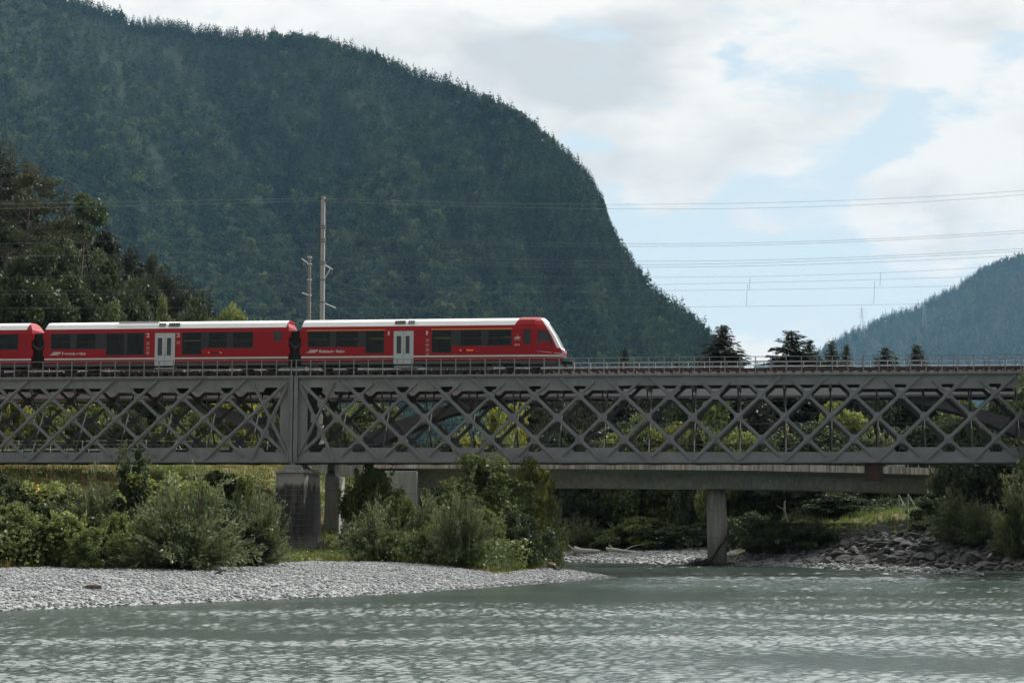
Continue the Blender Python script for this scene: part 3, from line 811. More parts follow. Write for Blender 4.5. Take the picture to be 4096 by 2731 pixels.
def display(root, x0, x1, z0, z1, dots):
    d = MB().box(x0, x1, -HWID-.012, -HWID-.002, z0, z1).build('destination_display', 'black', root)
    mb = MB(); h = z1-z0
    for a, b in dots:
        xa_ = x0+(x1-x0)*a; xb2 = x0+(x1-x0)*b; n = max(2, int((xb2-xa_)/.055))
        for i in range(n):
            for j in range(3):
                if (i*7+j*5+i*j) % 4 == 0: continue
                xx = xa_+(xb2-xa_)*(i+.15)/n; zz = z0+h*(.24+.2*j)
                mb.box(xx, xx+.038, -HWID-.016, -HWID-.0125, zz, zz+.035)
    mb.build('display_text', 'led', d)
def seats(root, xs):
    me = MB().prism([(0, 1.2), (.5, 1.2), (.5, 2.0), (.42, 2.0), (.40, 1.32), (0, 1.32)], -.42, .42).mesh('seat', 'seat')
    for x in xs:
        for y in (-.85, .85): o = link_mesh('seat', me, root); o.location = (x, y, 0)
def interior(root, L0, L1):
    MB().box(L0+.1, L1-.1, -1.2, 1.2, .93, .97).build('floor', 'dgrey', root)
    MB().box(L0+.1, L1-.1, -1.2, 1.2, 2.985, 3.02).build('ceiling', 'inner', root)
    each(MB().box(L0+.4, L1-.4, .95, 1.2, 2.60, 2.635).box(L0+.4, L1-.4, -1.2, -.95, 2.62, 2.65), 'luggage_rack', 'inner', root)
RZ = 15.10; VC = .56+HWID
def car_root(label): return empty('railcar', BM @ Matrix.Translation((0, VC, RZ)), label, 'railcar', 'red railcars on the bridge')
def stripes(root, x0, x1):
    mb = MB()
    for s in (-1, 1): mb.box(x0, x1, *sorted((s*(HWID+.001), s*(HWID+.007))), .90, 1.03)
    return each(mb, 'waist_stripe', 'stripe', root)
def grilles(root, xs, mat='grille'):
    for (a, b, m_) in xs:
        for s in (-1, 1):
            g = MB()
            P0 = Vector((0, s*1.20, 3.40)); P1 = Vector((0, s*1.03, 3.68)); nrm = Vector((0, s*.85, .5))*.03
            q = [P0+Vector((a, 0, 0)), P0+Vector((b, 0, 0)), P1+Vector((b, 0, 0)), P1+Vector((a, 0, 0))]
            q2 = [v+nrm for v in q]
            g.add(q+q2, [(0, 1, 2, 3), (7, 6, 5, 4), (0, 4, 5, 1), (1, 5, 6, 2), (2, 6, 7, 3), (3, 7, 4, 0)], 0)
            n = int((b-a)/.16)
            for i in range(n):
                for r in range(4):
                    xx = a+(b-a)*(i+.2)/n; f0 = .08+.23*r; f1 = f0+.15
                    A0 = P0.lerp(P1, f0)+nrm*1.25; A1 = P0.lerp(P1, f1)+nrm*1.25; w_ = (b-a)/n*.62
                    g.add([A0+Vector((xx, 0, 0)), A0+Vector((xx+w_, 0, 0)), A1+Vector((xx+w_, 0, 0)), A1+Vector((xx, 0, 0))], [(0, 1, 2, 3)], 1)
            g.build('roof_grille', [m_, 'black'], root)
def bellows(root, x0, x1):
    mb = MB(); n = 7
    for i in range(n):
        a = x0+(x1-x0)*i/n; b = x0+(x1-x0)*(i+.55)/n
        mb.box(a, b, -.98, .98, .45, 3.02)
    mb.box(x0, x1, -.9, .9, .5, 2.96)
    mb.build('gangway_bellows', 'black', root)
    m2 = MB()
    for y in (-1.12,):
        m2.tube([(x0-.02, y, 2.3), (x0+.15*(x1-x0), y, 1.95), ((x0+x1)/2, y, 1.78), (x1-.15*(x1-x0), y, 1.95), (x1+.02, y, 2.3)], .035, 6)
        m2.tube([(x0-.02, y+.05, 2.1), ((x0+x1)/2, y+.05, 1.62), (x1+.02, y+.05, 2.1)], .03, 6)
    each(m2, 'coupling_cable', 'deck', root)
# --- front car with cab
R1 = car_root('front red railcar with slanted cab nose, white roof and first class yellow line')
c1 = lambda px: .36+(px-205)*(19.94/2065)
ZW1, ZB1, ZS1 = 2.92, 1.72, 1.24
XC = c1(1930)      # cab begins
wins = [(c1(255), c1(440), 1), (c1(478), c1(662), 1), (c1(715), c1(865), 0), (c1(1240), c1(1395), 0), (c1(1462), c1(1632), 1), (c1(1675), c1(1862), 1)]
dr = (c1(940), c1(1096), .41, 2.88)
holes = [(a+.03, b-.03, (ZB1 if s else ZS1)+.03, ZW1-.03) for a, b, s in wins]+[(dr[0]+.02, dr[1]-.02, .87, dr[3]-.02)]
wall(R1, .36, XC, holes)
for a, b, s in wins: window(R1, a, b, ZB1 if s else ZS1, ZW1, (2.30 if s else None))
black_panel(R1, [[(c1(440), ZB1), (c1(478), ZB1), (c1(478), ZW1), (c1(440), ZW1)], [(c1(662), ZB1), (c1(715), ZB1), (c1(715), ZW1), (c1(662), ZW1)],
                 [(c1(1395), ZB1), (c1(1462), ZB1), (c1(1462), ZW1), (c1(1395), ZW1)], [(c1(1632), ZB1), (c1(1675), ZB1), (c1(1675), ZW1), (c1(1632), ZW1)]])
door(R1, *dr)
mb = MB()
for s in (-1, 1):
    for a, b in ((c1(248), c1(875)), (c1(1237), c1(1868))): mb.box(a, b, *sorted((s*(HWID+.002), s*(HWID+.008))), 2.955, 2.978+.03)
each(mb, 'class_line', 'yellow', R1)
stripes(R1, .36, dr[0]-.01); stripes(R1, dr[1]+.01, XC)
roofm(R1, .36, c1(1885), skew0=.12, skew1=.36)
grilles(R1, [(c1(945), c1(1028), 'grille'), (c1(1050), c1(1102), 'inner')])
text(R1, '1', c1(893), 2.58, .31, width=.13, bold=.01); text(R1, '1', c1(1195), 2.58, .31, width=.13, bold=.01)
logo(R1, c1(245), 1.30, .92, .22); text(R1, 'Rhätische Bahn', c1(348), 1.31, .20, width=1.95, bold=.008)
picto(R1, c1(1193), 2.05, 4)
display(R1, c1(1455), c1(1572), 1.33, 1.45, [(.02, .18), (.48, .96)])
text(R1, '3516', c1(1885), 1.72, .13, width=.40, bold=.004)
mb = MB(); x = c1(1878)
mb.prism([(x, 2.30), (x+.1, 2.33), (x+.30, 2.41), (x+.42, 2.37), (x+.56, 2.32), (x+.40, 2.27), (x+.15, 2.27)], -HWID-.007, -HWID-.002)
mb.box(x+.05, x+.5, -HWID-.007, -HWID-.002, 2.16, 2.20); mb.box(x+.18, x+.38, -HWID-.007, -HWID-.002, 2.52, 2.535)
mb.build('emblem', 'letter', R1)
interior(R1, .36, XC)
seats(R1, [1.0, 2.6, 3.6, 4.4, 11.0, 12.6, 13.6, 14.8, 15.6])
each(MB().box(c1(730), c1(855), -.9, -.82, 2.32, 2.40).box(c1(1250), c1(1385), -.9, -.82, 2.32, 2.40).box(c1(330), c1(400), .9, .95, 2.55, 2.58).box(c1(560), c1(650), .9, .95, 2.55, 2.58).box(c1(1760), c1(1840), .9, .95, 2.55, 2.58), 'light_strip', 'lamp', R1)
MB().box(c1(372), c1(400), -.2, .2, .97, 2.98).build('orange_partition', simple('ochre_panel', (.6, .36, .16), .6), R1)
bogie(R1, 3.0); bogie(R1, 17.0)
each(MB().box(5.2, 7.2, -1.0, 1.0, .25, .42).box(9.6, 14.6, -1.05, 1.05, .22, .42), 'underfloor_box', 'black', R1)
# cab nose
def xend(z):
    return float(np.interp(z, [.35, .6, .85, 1.0, 1.15, 1.3, 1.45, 1.75, 2.5, 3.1, 3.45, 3.72, 3.86], [19.65, 19.86, 20.08, 20.19, 20.23, 20.20, 20.15, 20.0, 19.62, 19.24, 19.0, 18.80, 18.60]))
def hwz(z): return float(np.interp(z, [.35, .62, .86, 2.98, 3.26, 3.45, 3.62, 3.79, 3.88], [1.22, 1.24, HWID, HWID, 1.235, 1.13, 1.02, .78, .5]))
def ysurf(x, z):
    xe = xend(z)-.12; u = max(0, (x-XC)/(xe-XC)); return hwz(z)*(1-.27*min(1, u)**2.6)
zsn = [.35, .5, .62, .74, .86, .895, 1.035, 1.15, 1.3, 1.45, 1.55, 1.75, 2.0, 2.25, 2.5, 2.75, 2.98, 3.1, 3.26, 3.45, 3.62, 3.79, 3.88]
us = [0, .2, .4, .6, .78, .915, 1.0]
mb = MB(); rows = []
for z in zsn:
    xe = xend(z); row = []
    for u in us:
        x = XC+(xe-.12-XC)*u; row.append((x, -hwz(z)*(1-.27*u**2.6), z))
    yw = hwz(z)*.73
    fr = [(xe-.05, -yw*.86, z), (xe+.02, -yw*.55, z), (xe+.06, 0, z), (xe+.02, yw*.55, z), (xe-.05, yw*.86, z)]
    row = row+fr+[(x, -y, z_) for x, y, z_ in row[::-1]]
    rows.append(row)
nr = len(rows[0])
for r in rows: mb.v += r
ns = len(us)
for i in range(len(rows)-1):
    zmid = (zsn[i]+zsn[i+1])/2
    for j in range(nr-1):
        mi = 0
        frontj = ns-1 <= j < nr-ns
        if frontj and 1.45 < zmid < 3.8:
            mi = 1 if (j in (ns-1, nr-ns-1)) or zmid > 3.5 or zmid < 1.6 else 2
        if not frontj and (j == ns-2 or j == nr-ns) and 1.5 < zmid < 3.8: mi = 1
        if .895 < zmid < 1.03: mi = 3
        if zmid < .62: mi = 4
        if frontj and 1.3 < zmid < 1.45: mi = 4
        mb.f.append((i*nr+j, i*nr+j+1, (i+1)*nr+j+1, (i+1)*nr+j)); mb.m.append(mi)
mb.f.append(tuple((len(rows)-1)*nr+j for j in range(nr))); mb.m.append(0)
mb.f.append(tuple(j for j in range(nr))[::-1]); mb.m.append(4)
mb.build('cab_nose', ['red', 'white', 'band', 'stripe', 'dgrey'], R1)
def conform(poly, off, mat, name, parent=R1):
    n = len(poly); r = None
    for s in (-1, 1):
        if isinstance(parent, tuple): par = parent[0 if s < 0 else 1]
        else: par = parent
        mbx = MB()
        vs = [(x, s*(ysurf(x, z)+off), z) for x, z in poly]+[(x, s*(ysurf(x, z)-.02), z) for x, z in poly]
        fs = [tuple(range(n)), tuple(range(2*n-1, n-1, -1))]+[(i, n+i, n+(i+1) % n, (i+1) % n) for i in range(n)]
        mbx.add(vs, fs); q = mbx.build(name, mat, par); r = (r[0], q) if r else (q, q)
    return r
def ctr(px, py):   # photo zoom of the nose
    p = lb((1880+px*420/2352)/K, (1240+py*420/2352)/K, .62); return (p.x, p.z-RZ)
f = conform([ctr(1530, 450), ctr(1700, 450), ctr(1730, 470), ctr(1840, 700), ctr(1815, 780), ctr(1520, 765), ctr(1518, 470)], .012, 'band', 'cab_window')
conform([ctr(1555, 475), ctr(1690, 475), ctr(1800, 690), ctr(1550, 690)], .018, 'glassdark', 'pane', f)
f = conform(rrect(ctr(1195, 600)[0], ctr(1360, 600)[0], ctr(0, 770)[1], ctr(0, 440)[1], .08), .012, 'band', 'side_window')
roofm(R1, c1(1885)+.02, c1(2045), 'cab_roof', 'red', .36, .02, 1.0, .05)
mb = MB()
for i, px in enumerate((1160, 1265, 1385)):
    a = ctr(px, 225); mb.box(a[0]-.1, a[0]+.1, -1.10, -1.0, 3.60, 3.63)
each(mb, 'roof_vent', 'black', R1)
conform([ctr(1440, 915), ctr(1700, 930), ctr(1980, 955), ctr(2080, 965), ctr(2080, 990), ctr(1950, 965), ctr(1700, 940)], .01, 'stripe', 'nose_trim')
mb = MB().box(19.95, 20.55, -.18, .18, .42, .62).tube([(20.5, 0, .52), (20.78, 0, .52)], .16, 12)
mb.box(20.15, 20.4, -.5, .5, .2, .36); mb.build('coupler', 'black', R1)
for s in (-1, 1):
    o = MB().tube([(20.08, s*.62, 1.36), (20.22, s*.62, 1.36)], .09, 12).build('headlight', 'white', R1)
# --- second car
R2 = car_root('middle red railcar with long dark windows and a large 2 beside each grey door')
c2 = lambda px: -19.96+(px-345)*(19.35/1920)
wins = [(c2(400), c2(560), 1), (c2(602), c2(760), 1), (c2(840), c2(985), 0), (c2(1003), c2(1140), 0), (c2(1437), c2(1590), 0), (c2(1640), c2(1790), 1), (c2(1828), c2(1990), 1), (c2(2148), c2(2208), 2)]
zz = {0: (ZS1, 2.94), 1: (ZB1, 2.94), 2: (2.22, 2.94)}
dr = (c2(1225), c2(1382), .41, 2.90)
wall(R2, -19.9, -.64, [(a+.03, b-.03, zz[s][0]+.03, zz[s][1]-.03) for a, b, s in wins]+[(dr[0]+.02, dr[1]-.02, .87, dr[3]-.02)])
for a, b, s in wins: window(R2, a, b, *zz[s], split=(2.30 if s == 1 and a < c2(700) or a > c2(1600) and s == 1 else None), mat='glass' if s != 2 else 'glassdark')
pb = lambda a, b, z0: [(c2(a), z0), (c2(b), z0), (c2(b), 2.94), (c2(a), 2.94)]
black_panel(R2, [pb(560, 602, ZB1), pb(760, 840, ZB1), pb(985, 1003, ZS1), pb(1590, 1640, ZB1), pb(1790, 1828, ZB1)])
door(R2, *dr); stripes(R2, -19.9, dr[0]-.01); stripes(R2, dr[1]+.01, -.64)
roofm(R2, -19.9, -.85, skew0=.15, skew1=.1)
roofm(R2, -.83, -.64, 'end_hood', 'red', .1, -.25, .995)
grilles(R2, [(c2(1248), c2(1302), 'inner'), (c2(1325), c2(1412), 'grille')])
each(MB().box(c2(920), c2(1240), -1.16, -1.12, 3.44, 3.47).box(c2(920), c2(1240), -.85, -.6, 3.78, 3.86), 'roof_hatch', 'stripe', R2)
text(R2, '2', c2(1155), 2.60, .31, width=.27, bold=.012); text(R2, '2', c2(1393), 2.60, .31, width=.27, bold=.012)
logo(R2, c2(390), 1.28, .95, .23); text(R2, 'Ferrovia retica', c2(492), 1.30, .20, width=1.9, bold=.008)
picto(R2, c2(1157), 2.0, 3); picto(R2, c2(1395), 2.05, 1)
display(R2, c2(1638), c2(1752), 1.30, 1.43, [(.02, .16), (.82, .97)])
interior(R2, -19.9, -.64); seats(R2, [-19, -17.6, -16.6, -14.4, -13.2, -8.4, -7.2, -6.0, -4.8])
each(MB().box(c2(1440), c2(1585), -.9, -.82, 2.32, 2.38).box(c2(1690), c2(1785), .9, .95, 2.55, 2.58).box(c2(700), c2(755), .9, .95, 2.55, 2.58), 'light_strip', 'lamp', R2)
bogie(R2, c2(605)); bogie(R2, c2(2005)); bellows(R2, -.62, .34)
each(MB().box(-14.6, -10.6, -1.05, 1.05, .22, .42).box(-9.4, -6.0, -1.05, 1.05, .25, .42), 'underfloor_box', 'black', R2)
# --- third car, mostly out of frame
R3 = car_root('rear red railcar leaving the frame at the left edge')
wins = [(-23.6, -22.02, 1), (-25.6, -24.0, 1), (-27.6, -26.1, 0)]
wall(R3, -40.2, -20.95, [(a+.03, b-.03, zz[s][0]+.03, zz[s][1]-.03) for a, b, s in wins])
for a, b, s in wins: window(R3, a, b, *zz[s], split=2.3 if s else None)
black_panel(R3, [[(-24.0, ZB1), (-23.6, ZB1), (-23.6, 2.94), (-24.0, 2.94)]])
stripes(R3, -40.2, -20.95); roofm(R3, -40.2, -20.98-.42, skew0=0, skew1=.1); roofm(R3, -21.38, -20.95, 'end_hood', 'red', .1, -.3, .995)
interior(R3, -40.2, -20.95); seats(R3, [-27, -25.5, -24.4, -23]); bogie(R3, -23.3); bellows(R3, -20.93, -19.92)
# end pads on car corners
for R_, x in ((R1, .36), (R2, -.64), (R2, -19.9), (R3, -20.95)):
    sgn = 1 if R_ in (R2, R3) and x > -19.5 or x == -20.95 else -1
    each(MB().box(min(x, x+sgn*.14), max(x, x+sgn*.14), -1.3, -1.05, 2.45, 2.95).box(min(x, x+sgn*.12), max(x, x+sgn*.12), -1.3, -1.1, 1.2, 1.75), 'end_bracket', 'red', R_)

# passengers
def person(x, y, h, cloth, lean, label):
    p = empty('person', BM @ Matrix.Translation((x, VC+y, RZ+.97)), label, 'person')
    J = [(0, 0, .92*h/1.75, .13), (0, 0, 1.15*h/1.75, .13), (lean, 0, 1.38*h/1.75, .15), (lean, 0, 1.5*h/1.75, .06),
         (-.09, 0, .5, .075), (-.1, .02, .08, .05), (.09, 0, .5, .075), (.1, .02, .08, .05),
         (lean-.2, 0, 1.36*h/1.75, .06), (lean-.26, -.1, 1.1*h/1.75, .045), (lean-.2, -.28, 1.05*h/1.75, .035),
         (lean+.2, 0, 1.36*h/1.75, .06), (lean+.27, -.05, 1.1*h/1.75, .045), (lean+.25, -.2, .95*h/1.75, .035)]
    Ed = [(0, 1), (1, 2), (2, 3), (0, 4), (4, 5), (0, 6), (6, 7), (2, 8), (8, 9), (9, 10), (2, 11), (11, 12), (12, 13)]
    def skin(nm, J, Ed, mat):
        me = bpy.data.meshes.new(nm); me.from_pydata([j[:3] for j in J], Ed, [])
        o = bpy.data.objects.new(nm, me); COL.objects.link(o)
        o.modifiers.new('s', 'SKIN')
        for v, j in zip(me.skin_vertices[0].data, J): v.radius = (j[3], j[3])
        me.skin_vertices[0].data[0].use_root = True
        ss = o.modifiers.new('u', 'SUBSURF'); ss.levels = ss.render_levels = 1
        dg = bpy.context.evaluated_depsgraph_get(); dg.update()
        m2 = bpy.data.meshes.new_from_object(o.evaluated_get(dg)); bpy.data.objects.remove(o)
        m2.name = nm; m2.materials.clear(); m2.materials.append(M[mat]); return link_mesh(nm, m2, p)
    skin('body', J, Ed, cloth)
    z = 1.5*h/1.75
    skin('head', [(lean, 0, z, .055), (lean, -.01, z+.10, .085), (lean, 0, z+.2, .08), (lean, -.10, z+.10, .02)], [(0, 1), (1, 2), (1, 3)], 'skin')
    skin('hair', [(lean, .03, z+.14, .085), (lean, .02, z+.22, .08)], [(0, 1)], 'hair')
person(c1(520), .1, 1.72, 'cloth', .05, 'standing passenger in dark clothes inside the front railcar, left of two')
person(c1(590), -.1, 1.7, 'cloth', -.05, 'standing passenger in dark clothes leaning inside the front railcar, right of two')
person(c1(1842), -.6, 1.25, 'clothyellow', 0, 'passenger in mustard top at the last window before the cab')
person(c2(470), -.6, 1.2, 'cloth', 0, 'passenger seen low in the leftmost window of the middle railcar')

# ------------------------------------------------------------------ vegetation templates
def unit(v): return v/np.maximum(np.linalg.norm(v, axis=-1, keepdims=True), 1e-9)
def leafquads(C, ax, size, aspect, rs):
    n = len(C)
    ax = unit(ax); r = unit(rs.normal(size=(n, 3))); b = unit(np.cross(ax, r))
    s = size*rs.uniform(.65, 1.35, (n, 1)); a = ax*s*.5; w = b*s*aspect*.5
    nn = np.cross(ax, b)*s*.10
    V = np.stack([C-a, C+w+nn, C+a, C-w+nn], 1).reshape(-1, 3)
    return V, np.arange(4*n).reshape(n, 4)
class Plant:
    def __init__(s, seed): s.rs = np.random.RandomState(seed); s.C = []; s.A = []; s.T = []; s.S = []; s.wood = MB()
    def leaves(s, C, Ax, tint, sz=1.0): s.C.append(C); s.A.append(Ax); s.T.append(tint); s.S.append(np.full((len(C), 1), sz))
    def done(s, size, aspect, H, R, name):
        C = np.concatenate(s.C); Ax = np.concatenate(s.A); T = np.concatenate(s.T)
        V, Fq = leafquads(C, Ax, size*np.concatenate(s.S), aspect, s.rs)
        return dict(leaf=(V, Fq, T), wood=s.wood, H=H, R=R, name=name, cache={})
def clumps(pl, cs, rad_, n, flat=.75, down=0.0, tspread=.28, shell=.45):
    rs = pl.rs
    for c, r in zip(cs, rad_):
        d = unit(rs.normal(size=(n, 3))); rr = rs.uniform(shell, 1, (n, 1))**.6*r*rs.uniform(.8, 1.15, (n, 1))
        P = np.array(c)+d*rr*np.array([1, 1, flat])
        ax = d*.6+rs.normal(size=(n, 3))*.6+np.array([0, 0, -down])
        t = .45+rs.normal()*.14+rs.normal(size=n)*tspread*.6
        pl.leaves(P, ax, t)
def lobes(rs):
    a = rs.uniform(0, 6.28, 6); k = [2, 3, 5]
    return lambda th, z: 1+.16*np.sin(k[0]*th+a[0]+z*2)+.13*np.sin(k[1]*th+a[1]-z*3)+.10*np.sin(k[2]*th+a[2]+z*5)
def decid(seed, H, R, cb, nc, nl, size, flat=.75, top=1.0, aspect=.7, down=0., narrow=0., cr=(.16, .30)):
    pl = Plant(seed); rs = pl.rs; lb_ = lobes(rs); cs = []; rr = []
    for i in range(nc):
        z = rs.uniform(0, 1)**.85; th = rs.uniform(0, 2*PI)
        prof = math.sin(PI*min(1, max(0, (z*.90+.08))))**.6*(1-narrow*z)
        r = R*prof*lb_(th, z)*(rs.uniform(.25, 1)**.5)*.86
        cs.append((r*math.cos(th), r*math.sin(th), H*(cb+(1-cb)*(.04+.90*z)*(1+.06*math.sin(3*th)))))
        rr.append(R*rs.uniform(*cr)*(1.1-.45*z*narrow))
    clumps(pl, cs, rr, nl, flat, down)
    w = pl.wood; tr = .022*H
    path = [(0, 0, -.3), (.02*H*rs.normal(), .02*H*rs.normal(), H*.3), (.03*H*rs.normal(), .03*H*rs.normal(), H*.6), (0, 0, H*.88)]
    w.tube(path, [tr*1.15, tr*.85, tr*.5, tr*.12], 7)
    for i in range(0, nc, max(1, nc//26)):
        c = Vector(cs[i]); z0 = min(max(c.z-abs(c.x)*.7-abs(c.y)*.5, H*.12), H*.75)
        f = z0/H; p0 = Vector((path[1][0]*min(1, f*3.3), path[1][1]*min(1, f*3.3), z0))
        mid = p0.lerp(c, .55)+Vector((0, 0, -.03*H+.06*H*rs.rand()))
        r0 = tr*(1-f)*.5
        w.tube([p0, mid, c], [r0, r0*.6, r0*.18], 5)
    return pl.done(size, aspect, H, R, 'tree')
def bush(seed, H, R, nc, nl, size, aspect=.7, up=.2, cr=(.18, .34)):
    pl = Plant(seed); rs = pl.rs; lb_ = lobes(rs); cs = []; rr = []
    for i in range(nc):
        z = rs.uniform(0, 1)**.9; th = rs.uniform(0, 2*PI)
        prof = (1-z**2.2)**.5*.95+.1
        r = R*prof*lb_(th, z)*(rs.uniform(.2, 1)**.45)*.85
        cs.append((r*math.cos(th), r*math.sin(th), H*(.08+.84*z)*(1+.1*math.sin(2*th+seed))))
        rr.append(min(R, H*.7)*rs.uniform(*cr)*(1-.35*z))
    clumps(pl, cs, rr, nl, .85, -up)
    # a few free shoots that break the outline
    for i in range(nc//2):
        th = rs.uniform(0, 2*PI); r = R*rs.uniform(.2, .9); z0 = H*(.5+.35*rs.rand())*(1-.3*(r/R)**2)
        L_ = H*rs.uniform(.15, .32); m = int(nl*.22)+4
        t = rs.rand(m, 1); base = np.array([r*math.cos(th), r*math.sin(th), z0]); dirn = unit(np.array([math.cos(th)*.45, math.sin(th)*.45, 1.0]))
        pl.leaves(base+dirn*t*L_+rs.normal(size=(m, 3))*.025*H, rs.normal(size=(m, 3))+dirn, .62+rs.normal(size=m)*.2)
        pl.wood.tube([base*.5, base, base+dirn*L_], [.02, .016, .006], 4)
    for i in range(0, nc, max(1, nc//14)):
        c = Vector(cs[i]); pl.wood.tube([(c.x*.08, c.y*.08, -.2), c*.5+Vector((0, 0, .05*H)), c], [.012*H, .008*H, .003*H], 5)
    return pl.done(size, aspect, H, R, 'bush')
def willow(seed, H, R, ns, nl, size, aspect=.30):
    pl = Plant(seed); rs = pl.rs
    for i in range(ns):
        th = rs.uniform(0, 2*PI); el = rad(rs.uniform(12, 88)); L_ = H*rs.uniform(.55, 1.06)*(1.0 if el > .8 else .92)*(1+.16*math.sin(2*th+seed)+.12*math.sin(3*th+seed*2))
        out = np.array([math.cos(th), math.sin(th), 0])
        hr = R/H*1.05
        t = np.linspace(0, 1, 9)[:, None]
        P = out*np.cos(el)*t*L_*hr*1.25+np.array([0, 0, 1])*(np.sin(el)*t*L_-.16*t**2*L_*(1-np.sin(el)*.8)) + out*R*.12*rs.rand()
        P[:, 2] += .06*H*rs.rand()
        pl.wood.tube([tuple(p) for p in P[::2]], list(np.linspace(.011*H, .002*H, 5)), 4)
        shade = rs.normal()*.14
        for j in range(5):
            k0 = rs.uniform(.18, .9); i0 = int(k0*8); b0 = P[i0]; d0 = unit(P[min(8, i0+1)]-P[i0-1 if i0 else 0]+1e-6)
            d0 = unit(d0+rs.normal(size=3)*.38); ln = H*rs.uniform(.12, .30)
            m = max(4, nl//5); tt = rs.rand(m, 1)
            Q = b0+d0*tt*ln-np.array([0, 0, 1])*(tt**2)*ln*.18+rs.normal(size=(m, 3))*.018*H
            pl.leaves(Q, d0+rs.normal(size=(m, 3))*.42, .45+shade+rs.normal(size=m)*.17)
        m = nl//3; idx = rs.uniform(2.0, 8, m); lo = idx.astype(int).clip(0, 7); f = (idx-lo)[:, None]
        Q = P[lo]*(1-f)+P[lo+1]*f; D = unit(P[lo+1]-P[lo])
        pl.leaves(Q+rs.normal(size=(m, 3))*.025*H, D+rs.normal(size=(m, 3))*.45, .5+shade+rs.normal(size=m)*.18)
    return pl.done(size, aspect, H, R, 'willow')
def spruce(seed, H, R, size, dens=1.0, ragged=.25):
    pl = Plant(seed); rs = pl.rs
    pl.wood.tube([(0, 0, -.4), (0, 0, H*.5), (0, 0, H*.985)], [.016*H, .009*H, .002*H], 6)
    z = .05*H
    while z < H*.985:
        f = z/H; L0 = R*(1-f)**.80+.015*H
        for k in range(int(7*dens)):
            th = rs.uniform(0, 2*PI); L_ = L0*rs.uniform(1-ragged*1.8, 1+ragged*.5)
            el = .15+.7*f-.25*rs.rand(); out = np.array([math.cos(th), math.sin(th), 0])
            n = max(5, int(L_/R*34))
            t = rs.rand(n, 1)**.75
            P = np.array([0, 0, z])+out*t*L_+np.array([0, 0, 1])*(math.sin(el)*t*L_*.55-.38*t**2*L_*(1-f))
            side = np.array([-math.sin(th), math.cos(th), 0])
            sp_ = rs.normal(size=(n, 1))*.13*L_*(1-t*.6)
            P = P+side*sp_+np.array([0, 0, 1])*(rs.normal(size=(n, 1))*.008*H-.008*H)
            pl.leaves(P, out*.8+side*sp_/max(L_, .1)*3+np.array([0, 0, -.35])+rs.normal(size=(n, 3))*.35, .40+rs.normal()*.1+.12*t[:, 0]+rs.normal(size=n)*.14, .35+.65*min(1, (1-f)*3.2))
            if k % 2 == 0: pl.wood.tube([(0, 0, z), tuple(np.array([0, 0, z])+out*L_*.8+np.array([0, 0, 1])*(math.sin(el)*.44*L_-.24*L_*(1-f)))], [.004*H*(1-f)+.01, .004], 4)
        z += H*(.030+.010*rs.rand())*(1.15-.45*f)
    return pl.done(size, .34, H, R, 'spruce')
TPL = {
 'decid': [decid(11, 12, 5, .06, 74, 210, .38), decid(12, 13, 4.6, .08, 68, 220, .38), decid(13, 12, 5.2, .04, 80, 200, .38, cr=(.13, .26))],
 'dense': [decid(21, 14, 5, .03, 95, 230, .40, flat=.65), decid(22, 13, 5, .02, 92, 230, .40, flat=.65)],
 'oak': [decid(31, 22, 6, .22, 58, 170, .40, flat=.6, cr=(.12, .25))],
 'birch': [decid(41, 11, 2.6, .12, 60, 110, .24, down=.7, narrow=.75, cr=(.2, .34)), decid(42, 10, 2.0, .08, 54, 100, .24, narrow=.6, cr=(.2, .36))],
 'pine': [decid(51, 18, 5.2, .42, 40, 260, .42, flat=.42, aspect=.22, cr=(.16, .30)), decid(52, 16, 5, .25, 52, 240, .40, flat=.45, aspect=.22), decid(53, 16, 4.6, .10, 64, 220, .40, flat=.5, aspect=.22, narrow=.3)],
 'bush': [bush(61, 5, 3, 58, 270, .22), bush(62, 5, 3.2, 62, 260, .22), bush(63, 4.5, 2.8, 54, 260, .21)],
 'poplar': [bush(71, 6, 2.2, 54, 230, .24, .8, .4, (.16, .3)), bush(72, 6, 1.6, 42, 220, .23, .8, .5, (.18, .34))],
 'willow': [willow(81, 5, 3.2, 150, 95, .30), willow(82, 5, 3.4, 165, 90, .29), willow(83, 5.5, 2.6, 130, 95, .30)],
 'spruce': [spruce(91, 20, 4.2, .66, 1.3, .3), spruce(92, 20, 4.6, .66, 1.15, .42), spruce(93, 18, 4.4, .62, 1.5, .28), spruce(94, 20, 4.6, .80, 2.6, .34), spruce(95, 20, 4.4, .80, 2.5, .28)],
}
WMUL = {}
